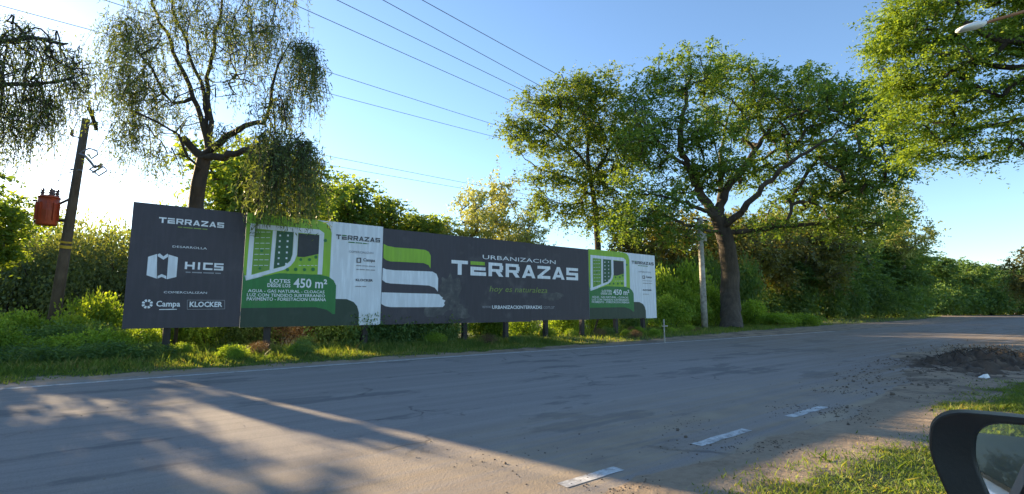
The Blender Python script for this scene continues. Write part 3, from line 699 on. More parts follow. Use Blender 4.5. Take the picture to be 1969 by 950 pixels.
g = 'low shrubs behind the billboard posts'
for x, zc, w_, h, k in ((350, 16.6, 1, 1.3, 0), (410, 16.8, 1, 1.2, 0), (450, 17.2, 1, 1.3, 1), (500, 17.4, 1, 1.2, 1), (545, 17.6, 1.0, 1.3, 2), (600, 17.8, 1.0, 1.5, 2), (650, 17.6, 1.1, 1.5, 1), (700, 17.6, 1.1, 1.5, 3), (745, 17.9, 1.1, 1.5, 1), (800, 18.6, 1.1, 1.3, 1), (850, 19.5, 1.1, 1.2, 1), (930, 21.5, 1.1, 1.2, 0), (1000, 22.5, 1.1, 1.2, 0), (1080, 24.5, 1.1, 1.3, 0), (1150, 26.5, 1.1, 1.4, 0), (1210, 28.5, 1.1, 1.4, 1), (700, 20.2, 1.5, 2.2, 1), (780, 20.4, 1.5, 2.2, 1), (620, 20, 1.5, 2.2, 2)):
    pr = (s_lime, s_dark, s_dry, s_dark)[k]
    put(pr, ('green_shrub', 'dark_shrub', 'dry_shrub', 'dark_shrub')[k], gpt(x, zc), (w_, w_, h), ('leafy green shrub seen under the billboard between its posts', 'dense dark green shrub in the shade under the billboard', 'brown dry shrub seen under the first plan panel', 'dense dark green shrub in the shade under the billboard')[k], 'shrub', ('green shrubs under the billboard', 'dark shrubs under the billboard', 'dry shrubs under the billboard', 'dark shrubs under the billboard')[k])
for x, zc, w_, h in ((1290, 33, 1.6, 2.2), (1330, 36, 1.8, 2.6), (1375, 38, 2, 3), (1275, 37, 2, 4.2), (1320, 40, 2.2, 5), (1440, 41, 1.6, 2.0)):
    put(s_lime, 'leafy_bush', gpt(x, zc), (w_, w_, h), 'sunlit green bush beside the pale post and the broad trunk', 'shrub', 'sunlit bushes beside the pale post')
for x, zc, w_, h in ((1300, 42, 2.6, 5.5), (1360, 44, 2.6, 6.5), (1420, 46, 2.6, 6), (1250, 42, 2.6, 5.5), (1465, 58, 3.2, 4.2), (1520, 60, 3.4, 4.6), (1575, 63, 3.6, 5), (1625, 66, 3.8, 5), (1670, 69, 4, 5), (1715, 74, 4.2, 5.2)):
    put(s_dark, 'thicket_shrub', gpt(x, zc), (w_, w_, h), 'dark thicket shrub filling the shade below the wood', 'shrub', 'dark thicket shrubs below the wood')
for x, zc, w_, h in ((1745, 78, 5, 6), (1790, 95, 6, 6.5), (1840, 98, 6, 6.5), (1890, 100, 6, 6.5), (1940, 102, 6, 6.5), (1990, 102, 6, 6.5)):
    put(s_dark, 'far_hedge_shrub', gpt(x, zc), (w_, w_, h), 'dark shrub at the foot of the far hedge line beyond the junction', 'shrub', 'shrubs at the foot of the far hedge line')
for x, zc, w_, h in ((1500, 38.5, 1.7, 1.0), (1540, 39.5, 1.7, .95)):
    put(s_lime, 'grassy_mound_bush', gpt(x, zc), (w_, w_, h), 'low rounded green bush at the road edge right of the broad trunk', 'shrub', 'low rounded bushes by the junction')

# ------------------------------------------------------------------ grass (uncountable)
def grass_obj(name, pts, H, Wd, lean=.35):
    pts = np.array(pts); n = len(pts); r = rng
    a = r.uniform(0, 6.28, n); h = np.asarray(H) * r.uniform(.5, 1.3, n); w_ = Wd * r.uniform(.7, 1.3, n)
    s_ = np.stack([np.cos(a), np.sin(a), np.zeros(n)], 1) * w_[:, None] * .5
    ln = r.normal(0, lean, (n, 2)) * h[:, None]
    tip = pts + np.stack([ln[:, 0], ln[:, 1], h], 1); mid = pts + np.stack([ln[:, 0] * .3, ln[:, 1] * .3, h * .55], 1)
    V = np.stack([pts - s_, pts + s_, mid + s_ * .8, tip, mid - s_ * .8], 1).reshape(-1, 3)
    F = np.arange(n * 5).reshape(n, 5)
    return fast_mesh(name, V, F, M['grass'], None, np.repeat(np.clip(r.normal(.38, .22, n) + np.array([.35 * fbm(p[0], p[1], .9, 11) for p in pts]), 0, 1), 5), k=5)
pts = []; hs = []
def scatter(n, x0, x1, y0, y1, hf, xp=1.0):
    u = rng.random((n, 2))
    for a, b_ in u:
        x = x0 + (x1 - x0) * a ** xp; y = y0 + (y1 - y0) * b_
        if rng.random() < grass_mask(x, y): pts.append((x, y, ground_z(x, y) - .01)); hs.append(hf(x, y))
fh = lambda x, y: (.045 + .11 * sstep(far_edge(x) + .5, far_edge(x) + 2.6, y) + .05 * max(0, fbm(x, y, .6, 3))) * (1 + .8 * (rng.random() < .06))
scatter(62000, -9, 14, 12.6, 17.5, fh, 1.0); scatter(36000, 14, 46, 12.8, 24, fh, 1.0)
scatter(16000, 46, 130, 14, 40, lambda x, y: .25)
o = grass_obj('far_verge_grass', pts, hs, .022); tag(o, 'uneven grass on the verge below the billboard', 'grass', kind='stuff')
pts = []; hs = []
nh = lambda x, y: .035 + .035 * max(0, fbm(x, y, 1.2, 5)) + (.04 if rng.random() < .05 else 0)
scatter(95000, 3.0, 13.5, .1, 2.6, nh, 1.0); scatter(9000, -8, 3, -2, 1.5, nh); scatter(6000, 13, 40, -6, 2.5, lambda x, y: .12)
o = grass_obj('near_verge_grass', pts, hs, .009, .6); tag(o, 'short patchy grass on the bare verge beside the parked car', 'grass', kind='stuff')

for k in range(34):
    x = rng.uniform(-.5, 27); y = rng.uniform(14.6, 17.2) if x < 20 else rng.uniform(16, 18); h = rng.uniform(.2, .5)
    pr, nm, lb, gr = ((s_lime, 'weed_clump', 'knee high leafy green weed clump on the verge along the billboard', 'leafy weeds on the verge'), (s_dry, 'dry_weed', 'dry brown weed clump in the grass along the billboard', 'dry weeds on the verge'), (s_dark, 'broad_weed', 'dark broad leaved weed clump in the grass along the billboard', 'dark weeds on the verge'))[k % 3 if k % 4 else 0]
    put(pr, nm, (x, y, ground_z(x, y) - .02), (h * .9, h * .9, h), lb, 'weeds', gr)
# loose clods and stones on the shoulder
def clods(name, spots, mat, label, parent=None):
    r = rng; V = []; F = []
    cube = np.array([(-1, -1, -1), (1, -1, -1), (1, 1, -1), (-1, 1, -1), (-.7, -.7, 1), (.7, -.7, 1), (.7, .7, 1), (-.7, .7, 1)], float)
    fc = np.array([(0, 3, 2, 1), (4, 5, 6, 7), (0, 1, 5, 4), (1, 2, 6, 5), (2, 3, 7, 6), (3, 0, 4, 7)])
    for i, (x, y, s) in enumerate(spots):
        a = r.random() * 6.28; q = cube * np.array([1, r.uniform(.6, 1), r.uniform(.4, .8)]) * s * r.uniform(.6, 1.2, (8, 1)); c, s_ = math.cos(a), math.sin(a)
        z = max(0.0 if near_edge(x) < y else -1, ground_z(x, y)) + s * .3
        V.append(np.stack([q[:, 0] * c - q[:, 1] * s_ + x, q[:, 0] * s_ + q[:, 1] * c + y, q[:, 2] + z], 1)); F.append(fc + 8 * i)
    o = fast_mesh(name, np.concatenate(V), np.concatenate(F), mat); return tag(o, label, 'clods', kind='stuff')
sp = []
for k in range(8000):
    x = rng.uniform(1.2, 17); y = near_edge(x) + rng.normal(-.25, .55) + .3
    if y < 6 and rng.random() < 1.6 * max(0, fbm(x, y, .9, 4) + .05) ** 1.3: sp.append((x, y, rng.uniform(.0025, .0075) * (1 + .05 * x) * (2.2 if rng.random() < .04 else 1)))
for k in range(450):
    a_ = rng.random() * 6.28; q_ = rng.random() ** .7 * 1.5; x, y = 16.4 + 4.6 * q_ * math.cos(a_), 2.9 + 1.3 * q_ * math.sin(a_)
    sp.append((x, y, rng.uniform(.008, .026) * (1.8 if rng.random() < .08 else 1)))
clods('soil_clods', sp, M['clod'], 'dark crumbs of soil scattered along the shoulder')
sp = [(rng.uniform(-6, 16), rng.uniform(2.4, 12), rng.uniform(.003, .009)) for k in range(420)]
clods('road_grit', sp, M['pebble'], 'loose grit lying on the asphalt')
# heap of earth and cuttings
hc = on_ground(1895, 697); hx, hy = hc[0], hc[1]
root = empty('soil_heap', (hx, hy, 0), 'heap of dark earth and cuttings at the shoulder edge', 'heap')
n_ = 80; V = []; F = []
for j in range(n_):
    for i in range(n_):
        u = (i / (n_ - 1) * 2 - 1) * 4.6; v_ = (j / (n_ - 1) * 2 - 1) * 1.5; d = math.hypot(u / 4.4, v_ / 1.35)
        q = max(0, 1 - d * d); z = .19 * q * (.75 + 1.1 * fbm(u, v_, 1.1, 5)) + .22 * q ** .5 * fbm(u, v_, 3.5, 2) + .07 * fbm(u, v_, 9, 4) * q ** .5 - .04
        V.append((u + .25 * v_, v_, z))
for j in range(n_ - 1):
    for i in range(n_ - 1): F.append((j * n_ + i, j * n_ + i + 1, (j + 1) * n_ + i + 1, (j + 1) * n_ + i))
mesh_obj('earth', V, F, M['soil'], root, True)
mb = MB()
for k in range(130):
    a = random.uniform(0, 6.28); q = random.random() ** .5; x = 3.0 * q * math.cos(a); y = 1.1 * q * math.sin(a); z = .32 * max(0, 1 - q * q)
    d = Vector((random.gauss(0, 1), random.gauss(0, 1), random.gauss(.25, .3))).normalized() * random.uniform(.1, .4)
    mb.tube([Vector((x, y, z)) - d * .5, Vector((x, y, z + .03)), Vector((x, y, z)) + d * .5], [.008, .012, .005], 4)
tag(mb.build('twigs', M['bark_dark'], root), kind='stuff')
k = shrub('cut_weeds', 61, M['leaf_dry'], 700, .07, .02, .4, 1.7, 14, 4); f_ = [c for c in k.children if c.name.startswith('foliage')][0]
for c in list(k.children):
    c.parent = root; c.location = (.4, .1, .05)
    if c.name.startswith('stem'): c.name = 'cut_stems'
bpy.data.objects.remove(k)
q = on_ground(1893, 729)
mb = MB(); r_ = random.Random(3)
pv = [(-.14, -.05, .0), (.12, -.07, 0), (.16, .05, .01), (-.1, .07, .0), (-.1, -.03, .06), (.07, -.04, .07), (.1, .03, .05), (-.06, .04, .045)]
mb.v = [(x + r_.uniform(-.02, .02), y + r_.uniform(-.02, .02), z) for x, y, z in pv]; mb.f = [(0, 3, 2, 1), (4, 5, 6, 7), (0, 1, 5, 4), (1, 2, 6, 5), (2, 3, 7, 6), (3, 0, 4, 7)]
o = mb.build('crumpled_bag', M['white_and_glare']); o.location = (q[0], q[1], ground_z(q[0], q[1]) + .005); tag(o, 'crumpled white bag lying on bare soil by the earth heap', 'litter')

# ------------------------------------------------------------------ billboard
YB = 16.3
bbd = empty('billboard', (0, YB, 0), 'long dark roadside billboard with green plan panels and large white lettering', 'billboard')
def bp(x, y):
    p = on_plane(x, y, YB); return (p[0], p[2])
ZB, ZT = .84, 4.14
def panel(name, x0, x1, mat, zt=ZT, zb=ZB, th=.03, label=None, dy=0.0):
    nx_ = max(2, int((x1 - x0) / .4)); V = []; F = []
    for s in (0, 1):
        for j in range(7):
            for i in range(nx_ + 1):
                x = x0 + (x1 - x0) * i / nx_; z = zb + (zt - zb) * j / 6
                V.append((x, dy + s * th, z))
    k = (nx_ + 1) * 7; w1 = nx_ + 1
    for j in range(6):
        for i in range(nx_):
            a = j * w1 + i; F.append((a, a + 1, a + 1 + w1, a + w1)); F.append((k + a, k + a + w1, k + a + 1 + w1, k + a + 1))
    for i in range(nx_):
        F.append((i, k + i, k + i + 1, i + 1)); a = 6 * w1 + i; F.append((a, a + 1, k + a + 1, k + a))
    for j in range(6):
        a = j * w1; F.append((a, a + w1, k + a + w1, k + a)); a = j * w1 + nx_; F.append((a, k + a, k + a + w1, a + w1))
    o = mesh_obj(name, V, F, mat, bbd)
    if label: o['label'] = label
    return o
XA, XB_, XC, XD, XE = -.05, 2.63, 6.88, 17.02, 22.05
pn1 = panel('panel', XA, XB_ - .004, M['p_dark'], ZT + .0, .83, label='dark panel with white hexagon logo and sponsor names')
pn2 = panel('panel', XB_, XC - .004, M['p_white'], ZT + .02, .80, dy=.006, label='white panel printed with the first green site plan')
pn3 = panel('panel', XC, 10.0, M['p_dark'], ZT - .03, .80, dy=.0, label='dark panel with three curved bands')
pn3b = panel('panel', 10.004, 13.5, M['p_worn'], ZT - .02, .80, dy=.004, label='dark panel with scuffed grey patches')
pn3c = panel('panel', 13.504, XD - .004, M['p_dark'], ZT - .04, .84, dy=.002)
pn4 = panel('panel', XD, XE, M['p_white'], ZT - .01, .85, dy=.005, label='white panel printed with the second green site plan')
def poly(name, pts, mat, parent, layer=1):
    """pts in billboard (x,z), laid as a thin sheet proud of the panel"""
    y = -.004 * layer - .001
    A = sum(p[0] * q[1] - q[0] * p[1] for p, q in zip(pts, pts[1:] + pts[:1]))
    if A < 0: pts = pts[::-1]
    return mesh_obj(name, [(p[0], y, p[1]) for p in pts], [tuple(range(len(pts)))], mat, parent)
def polys(name, L, mat, parent, layer=1):
    V = []; F = []; y = -.004 * layer - .001
    for pts in L:
        A = sum(p[0] * q[1] - q[0] * p[1] for p, q in zip(pts, pts[1:] + pts[:1]))
        if A < 0: pts = pts[::-1]
        F.append(tuple(range(len(V), len(V) + len(pts)))); V += [(p[0], y, p[1]) for p in pts]
    return mesh_obj(name, V, F, mat, parent)
def smooth_poly(pts, it=2):
    for _ in range(it):
        out = []
        for a, b_ in zip(pts, pts[1:] + pts[:1]):
            out += [(.75 * a[0] + .25 * b_[0], .75 * a[1] + .25 * b_[1]), (.25 * a[0] + .75 * b_[0], .25 * a[1] + .75 * b_[1])]
        pts = out
    return pts
rc = lambda a, b_, c, d: [(a, b_), (c, b_), (c, d), (a, d)]
GL = {'T': [rc(0, .76, 1, 1), rc(.38, 0, .62, .77)], 'E': [rc(0, .38, .96, .62), rc(0, 0, 1, .26), rc(0, .1, .22, .6)],
    'R': [rc(0, 0, .23, 1), rc(.2, .78, .92, 1), rc(.2, .34, .92, .54), rc(.74, .5, .98, .82), [(.46, .36), (.76, .36), (1, 0), (.7, 0)]],
    'A': [[(0, 0), (.25, 0), (.52, .72), (.52, 1), (.38, 1)], [(1, 0), (.75, 0), (.48, .72), (.48, 1), (.62, 1)], rc(.2, .16, .8, .36)],
    'Z': [rc(0, .77, 1, 1), rc(0, 0, 1, .23), [(0, .2), (.32, .2), (1, .8), (.68, .8)]],
    'S': [rc(0, .77, 1, 1), rc(0, .39, 1, .61), rc(0, 0, 1, .23), rc(0, .55, .23, .8), rc(.77, .2, 1, .45)],
    'H': [rc(0, 0, .24, 1), rc(.76, 0, 1, 1), rc(.2, .38, .8, .62)], 'I': [rc(.3, 0, .7, 1)], 'C': [rc(0, .76, 1, 1), rc(0, 0, 1, .24), rc(0, .2, .24, .8)]}
def wide_word(s, x0, x1, z0, z1, mat, parent, layer, ew=1.0, accent=None):
    ws = [.55 if c == 'I' else 1.0 for c in s]; gap = .16; u = (x1 - x0) / (sum(ws) + gap * (len(s) - 1)); x = x0; L = []
    for c, w_ in zip(s, ws):
        for k, g_ in enumerate(GL[c]): L.append([(x + p[0] * u * w_, z0 + p[1] * (z1 - z0)) for p in g_])
        if c == 'E' and accent: poly('lettering', [(x + a * u, z0 + b_ * (z1 - z0)) for a, b_ in rc(0, .76, .92, 1)], accent, parent, layer)
        x += u * (w_ + gap)
    # overlapping strokes get hair-thin steps of depth
    V = []; F = []
    for i, pts in enumerate(L):
        y = -.004 * layer - .001 - .0004 * (i % 5)
        A = sum(p[0] * q[1] - q[0] * p[1] for p, q in zip(pts, pts[1:] + pts[:1]))
        if A < 0: pts = pts[::-1]
        F.append(tuple(range(len(V), len(V) + len(pts)))); V += [(p[0], y, p[1]) for p in pts]
    return mesh_obj('lettering', V, F, mat, parent)
def text(s, x0, x1, z0, z1, mat, parent, layer=2, bold=.0, shear=0.0):
    if s == '~':                       # print too small to read: a row of word-long strokes
        r_ = random.Random(int(x0 * 97 + z0 * 31)); L = []; x = x0; h_ = z1 - z0
        while x < x1 - h_ * .5:
            wd = min(r_.uniform(2, 5.5) * h_, x1 - x); L.append([(x, z0 + h_ * .2), (x + wd, z0 + h_ * .2), (x + wd, z1 - h_ * .15), (x, z1 - h_ * .15)]); x += wd + h_ * .6
        return tag(polys('small_print', L, mat, parent, layer), kind='stuff')
    cu = bpy.data.curves.new('txt', 'FONT'); cu.body = s; cu.size = 1; cu.resolution_u = 2; cu.offset = bold; cu.shear = shear
    to = bpy.data.objects.new('txt', cu); col.objects.link(to)
    bpy.context.view_layer.update(); dg = bpy.context.evaluated_depsgraph_get()
    me = bpy.data.meshes.new_from_object(to.evaluated_get(dg)); bpy.data.objects.remove(to); bpy.data.curves.remove(cu)
    P = np.array([v.co[:] for v in me.vertices]); lo = P.min(0); hi = P.max(0)
    for v_, p in zip(me.vertices, P):
        v_.co = (x0 + (p[0] - lo[0]) / (hi[0] - lo[0]) * (x1 - x0), -.004 * layer - .001, z0 + (p[1] - lo[1]) / (hi[1] - lo[1]) * (z1 - z0))
    me.materials.clear(); me.materials.append(mat); me.name = 'lettering'
    o = bpy.data.objects.new('lettering', me); col.objects.link(o); o.parent = parent; return o
def box_px(x0, y0, x1, y1):
    a = bp(x0, y0); b_ = bp(x1, y1); c = bp(x0, y1); d = bp(x1, y0)
    return (a[0] + c[0]) / 2, (b_[0] + d[0]) / 2, (c[1] + b_[1]) / 2, (a[1] + d[1]) / 2
def word_px(s, xl, ytl, ybl, xr, ytr, ybr):
    a, b_ = bp(xl, ytl), bp(xl, ybl); c, d = bp(xr, ytr), bp(xr, ybr)
    return s, a[0], c[0], (b_[1] + d[1]) / 2, (a[1] + c[1]) / 2
# -- first panel: names and logos
c1 = lambda x, y: bp(260 + x / 4.526, 400 + y / 4.526)
wide_word(*word_px('TERRAZAS', 306, 418, 430, 431, 428, 437), M['p_text'], pn1, 2, accent=M['p_text'])
text('~', *word_px('', 342, 436, 439, 400, 439, 442)[1:], M['p_olive'], pn1, 2)
text('DESARROLLA', *word_px('', 332, 473, 477, 398, 475, 479)[1:], M['p_text'], pn1, 2)
for L in ([(112, 425), (190, 400), (188, 615), (98, 585)], [(290, 405), (372, 430), (358, 600), (275, 620)],
          [(196, 402), (215, 396), (245, 422), (280, 398), (286, 404), (286, 425), (245, 450), (196, 420)], [(194, 592), (230, 575), (270, 592), (270, 618), (230, 600), (194, 614)]):
    poly('hexagon_logo', [c1(*p) for p in L], M['p_white'], pn1, 2)
wide_word(*word_px('HICS', 356, 503, 518, 430, 507, 520), M['p_text'], pn1, 2)
text('~', *word_px('', 357, 522, 525, 428, 524, 528)[1:], M['p_grey'], pn1, 2)
text('COMERCIALIZAN', *word_px('', 315, 560, 564, 398, 561, 565)[1:], M['p_text'], pn1, 2)
text('Campa', *word_px('', 301, 578, 593, 347, 579, 593)[1:], M['p_text'], pn1, 2, .02)
polys('underline', [[bp(306, 594.5), bp(340, 594), bp(340, 595.5), bp(306, 596)]], M['p_text'], pn1, 2)
text('KLOCKER', *word_px('', 365, 580, 591, 428, 580, 590)[1:], M['p_text'], pn1, 2, .03)
a = [bp(360, 577), bp(432, 577.5), bp(432, 594), bp(360, 595)]
fr = []
for p, q in zip(a, a[1:] + a[:1]):
    dx, dz = q[0] - p[0], q[1] - p[1]; l = math.hypot(dx, dz); nx_, nz_ = -dz / l * .006, dx / l * .006
    fr.append([(p[0] - nx_, p[1] - nz_), (q[0] - nx_, q[1] - nz_), (q[0] + nx_, q[1] + nz_), (p[0] + nx_, p[1] + nz_)])
for q in fr: poly('name_frame', q, M['p_grey'], pn1, 2)
cc = c1(105, 835); ring = []
for k in range(8):
    a0, a1 = k * math.pi / 4 + .12, (k + 1) * math.pi / 4 - .12
    ring.append([(cc[0] + r0 * math.cos(a_), cc[1] + r0 * math.sin(a_)) for r0, a_ in ((.06, a0), (.115, a0), (.125, (a0 + a1) / 2), (.115, a1), (.06, a1))])
polys('round_logo', ring, M['p_text'], pn1, 2)
# -- the site plan print, drawn once in panel units and used on both plan panels
def plan_print(pn, fx):
    q = lambda L: [fx(bp(440 + x / 4.132, 400 + y / 4.132)) for x, y in L]
    top = ZT + .02 if pn is pn2 else ZT - .01; bot = .80 if pn is pn2 else .85
    l0 = fx((XB_, 0))[0] + .003; zt_ = top - .002; zb_ = bot + .002
    lime = q([(700, 105), (770, 118), (805, 150), (817, 200), (800, 560)])
    poly('lime_field', [(l0, zt_), (lime[0][0], zt_)] + lime[1:] + [(l0, lime[-1][1])], M['p_lime'], pn, 1)
    gt = q([(135, 577), (260, 545), (400, 518), (720, 530), (790, 545), (832, 575), (852, 615), (843, 842)])
    poly('green_field', [(l0, q([(120, 500)])[0][1])] + gt + [(l0, gt[-1][1] - .08)], M['p_green'], pn, 2)
    dk = q([(85, 795), (690, 788), (775, 808), (815, 835), (836, 870)]); xr_ = dk[-1][0]
    poly('deep_band', [(l0, dk[0][1])] + dk + [(xr_, zb_), (l0, zb_)], M['p_deep'], pn, 3)
    d2 = [fx(bp(600 + x / 3.52, 390 + y / 3.52)) for x, y in [(154, 650), (235, 652), (282, 672), (305, 700), (317, 745)]]
    poly('deep_corner', [(d2[0][0] - .12, d2[0][1])] + d2 + [(d2[-1][0], zb_), (d2[0][0] - .12, zb_)], M['p_deep'], pn, 1)
    for L in ([(172, 122), (212, 126), (207, 162), (178, 532), (135, 575)], [(212, 126), (720, 172), (757, 200), (757, 216), (207, 162)], [(720, 214), (757, 216), (740, 528), (704, 528)],
              [(516, 192), (551, 195), (541, 370), (522, 420), (490, 460), (440, 490), (350, 515), (136, 574), (178, 532), (340, 488), (440, 462), (488, 420), (505, 370)], [(350, 178), (380, 181), (354, 484), (322, 492)]):
        poly('plan_road', q(L), M['p_white'], pn, 3)
    poly('plan_block', q([(382, 182), (514, 193), (503, 370), (486, 418), (438, 460), (356, 481)]), M['p_teal'], pn, 3)
    poly('plan_block', q([(553, 202), (718, 215), (712, 365), (600, 390), (543, 388)]), M['p_black'], pn, 3)
    poly('plan_block', q([(208, 168), (346, 180), (320, 488), (182, 526)]), M['p_lime2'], pn, 3)
    lots = []
    for i in range(6):
        for j in range(2): lots.append(q(rc(400 + j * 62 - i * 3, 212 + i * 45, 414 + j * 62 - i * 3, 226 + i * 45)))
    for i in range(7):
        for j in range(3): lots.append(q(rc(214 + j * 42 - i * 3, 190 + i * 44, 246 + j * 42 - i * 3, 194 + i * 44)))
    for i in range(5):
        lots.append(q(rc(555 + 32 * i, 455, 575 + 32 * i, 459)))
    tag(polys('plan_lots', lots, M['p_white'], pn, 4), kind='stuff')
    dots = []
    for x, y, r_ in ((465, 490, 14), (530, 488, 15), (600, 490, 14), (668, 488, 16), (690, 390, 14), (640, 410, 13), (765, 258, 14), (570, 410, 12), (260, 340, 12), (246, 480, 12)):
        dots.append(q([(x + r_ * math.cos(a_ * .785), y + r_ * math.sin(a_ * .785)) for a_ in range(8)]))
    tag(polys('plan_trees', dots, M['p_green'], pn, 5), kind='stuff')
    tx = lambda s, x0, y0, x1, y1, mat, bold=0.0, ly=4: text(s, q([(x0, y1)])[0][0], q([(x1, y1)])[0][0], q([((x0 + x1) / 2, y1)])[0][1], q([((x0 + x1) / 2, y0)])[0][1], mat, pn, ly, bold)
    tx('LOTES', 325, 565, 488, 595, M['p_text'], .02); tx('DESDE LOS', 305, 600, 488, 630, M['p_text'], .02)
    tx('450 m\u00b2', 512, 562, 778, 637, M['p_text'], .02)
    tx('AGUA - GAS NATURAL - CLOACAS', 150, 650, 758, 674, M['p_text'], .01)
    tx('LUZ CON TENDIDO SUBTERRANEO', 142, 682, 762, 706, M['p_text'], .01)
    tx('PAVIMENTO - FORESTACION URBANA', 140, 712, 770, 738, M['p_text'], .01)
    q3 = lambda x, y: fx(bp(630 + x / 7.31, 430 + y / 7.31))
    def t3(s, x0, y0, x1, y1, mat, bold=0.0):
        a_ = q3(x0, y0); b_ = q3(x1, y1); c_ = q3(x0, y1); d_ = q3(x1, y0)
        return text(s, a_[0], b_[0], (b_[1] + c_[1]) / 2, (a_[1] + d_[1]) / 2, mat, pn, 2, bold)
    a_ = q3(120, 155); b_ = q3(735, 258); c_ = q3(120, 225); d_ = q3(735, 200)
    wide_word('TERRAZAS', a_[0], b_[0], (b_[1] + c_[1]) / 2, (a_[1] + d_[1]) / 2, M['p_ink'], pn, 2, accent=M['p_green'])
    t3('~', 290, 262, 570, 282, M['p_green'])
    t3('COMERCIALIZAN', 300, 388, 640, 418, M['p_grey']); t3('Campa', 500, 490, 665, 548, M['p_ink'], .02)
    for L in (rc(405, 480, 470, 492), rc(405, 538, 470, 550), rc(405, 492, 420, 538), rc(455, 492, 470, 538)): poly('square_logo', [q3(*p) for p in L], M['p_ink'], pn, 2)
    t3('~', 400, 588, 665, 604, M['p_grey']); t3('~', 400, 640, 665, 658, M['p_grey'])
    t3('KLOCKER', 395, 778, 635, 812, M['p_ink'], .03); t3('~', 390, 874, 550, 894, M['p_grey'])
plan_print(pn2, lambda p: p)
kx = (XE - XD) / (XC - XB_)
plan_print(pn4, lambda p: (XD + (p[0] - XB_) * kx, p[1] if p[1] > 2 else p[1] + .02))
# -- curved bands and the large name
c4 = lambda L: [bp(600 + x / 3.52, 390 + y / 3.52) for x, y in L]
lx = XC + .004
def band(L, mat): poly('curved_band', [(max(p[0], lx), p[1]) for p in c4(L)], mat, pn3, 2)
band([(484, 278), (510, 292), (560, 302), (700, 312), (765, 319), (790, 332), (803, 360), (801, 445), (788, 422), (755, 408), (640, 402), (530, 397), (500, 388), (482, 372)], M['p_lime'])
band([(478, 440), (500, 450), (560, 457), (760, 463), (815, 466), (842, 482), (853, 512), (851, 602), (830, 575), (790, 560), (640, 552), (530, 546), (498, 540), (474, 522)], M['p_white'])
band([(470, 606), (600, 610), (830, 616), (860, 620), (872, 634), (884, 640), (880, 652), (902, 662), (892, 678), (898, 690), (884, 706), (700, 707), (530, 706), (495, 700), (468, 684)], M['p_white'])
wide_word(*word_px('TERRAZAS', 868, 500, 528, 1111, 516, 539), M['p_text'], pn3b, 2, accent=M['p_lime'])
text('URBANIZACI\u00d3N', *word_px('', 928, 490, 498, 1068, 497, 508)[1:], M['p_text'], pn3b, 2)
text('hoy es naturaleza', *word_px('', 941, 551, 565, 1052, 552, 566)[1:], M['p_olive'], pn3b, 2, .0, .2)
text('www.', *word_px('', 927, 588, 593, 945, 588, 593)[1:], M['p_grey'], pn3b, 2)
text('URBANIZACIONTERRAZAS', *word_px('', 946, 587, 594, 1042, 588, 594)[1:], M['p_text'], pn3b, 2, .02)
text('.com.ar', *word_px('', 1043, 588.5, 593.5, 1066, 589, 594)[1:], M['p_grey'], pn3b, 2)
# patches where the print has peeled
def scuff(x, y, rx_, ry_, seed, pn):
    r_ = random.Random(seed); c = bp(x, y); L = []
    for k in range(26):
        a_ = k / 26 * 6.283; f = r_.uniform(.6, 1.1); L.append((c[0] + rx_ * f * math.cos(a_), max(.83, c[1] + ry_ * f * math.sin(a_))))
    poly('peeled_patch', smooth_poly(L, 1), M['p_scuff'], pn, .2 + .15 * seed)
mm, t, b = new_mat('p_scuff'); v = coords(t); n = noise_tex(t, v, 3.2, 7, .65)
t.links.new(ramp(t, n, [(.3, (.04, .04, .048)), (.52, (.085, .082, .08)), (.72, (.17, .165, .155))]), b.inputs['Base Color']); b.inputs['Roughness'].default_value = .7; M['p_scuff'] = mm
scuff(840, 588, .55, .55, 2, pn3); scuff(868, 560, .55, .75, 3, pn3b); scuff(885, 600, .5, .3, 4, pn3b); scuff(1060, 570, .8, .2, 5, pn3b)
# -- posts, rails and braces
for x in (320, 515, 700, 893, 973, 1050, 1120, 1185, 1237):
    X = on_plane(x, 640, YB + .12)[0]; d_ = random.uniform(-.02, .02)
    mb = MB(); mb.box((X, .14, 2.0), (.17, .17, 4.2), ry=d_); mb.build('post', M['post'], bbd)
for z in (1.2, 2.5, 3.8):
    for a_, b_ in ((XA + .1, 7.3), (7.31, 14.6), (14.61, XE - .1)):
        MB().box(((a_ + b_) / 2, .043, z), (b_ - a_, .025, .10)).build('rail', M['post'], bbd)
for X in (1.0, 6.2, 12.6, 18.6):
    MB().tube([(X + .2, 1.5, -.05), (X + .2, .24, 2.9)], .05, 6).build('brace', M['post'], bbd)

# ------------------------------------------------------------------ leaning utility pole with transformer
zp = 17.5
pb = at(98, 640, zp); pb[2] = -.1; pt = at(166, 228, zp)
up_ = empty('utility_pole', (pb[0], pb[1], 0), 'leaning wooden utility pole with yellow band beside the hedge', 'pole')
o3 = np.array([pb[0], pb[1], 0])
lp = lambda f: pb + (pt - pb) * f - o3
MB().tube([lp(0), lp(.35), lp(.7), lp(1)], [.19, .165, .135, .115], 12).build('shaft', M['wood_pole'], up_, True)
fb = .44
MB().tube([lp(fb), lp(fb + .012)], [.178, .177], 12, False).build('yellow_band', M['yellow_band'], up_, True)
MB().tube([lp(fb + .022), lp(fb + .03)], [.178, .177], 12, False).build('yellow_band', M['yellow_band'], up_, True)
sc_p = zp / FPX
c = at(178, 225, zp - .25) - o3; a = at(171, 207, zp - .5) - o3; b_ = at(185, 248, zp + .3) - o3
d_ = (b_ - a)
MB().tube([a, c, b_], .07, 6).build('crossarm', M['post'], up_)
MB().tube([at(176, 236, zp - .1) - o3, lp(.955)], .03, 6).build('arm_brace', M['galv'], up_)
def isul(p, h=.22, r_=.06): return MB().lathe(p, [(r_ * .35, 0), (r_, h * .2), (r_ * .5, h * .3), (r_, h * .5), (r_ * .45, h * .6), (r_ * .8, h * .8), (r_ * .3, h)], 10)
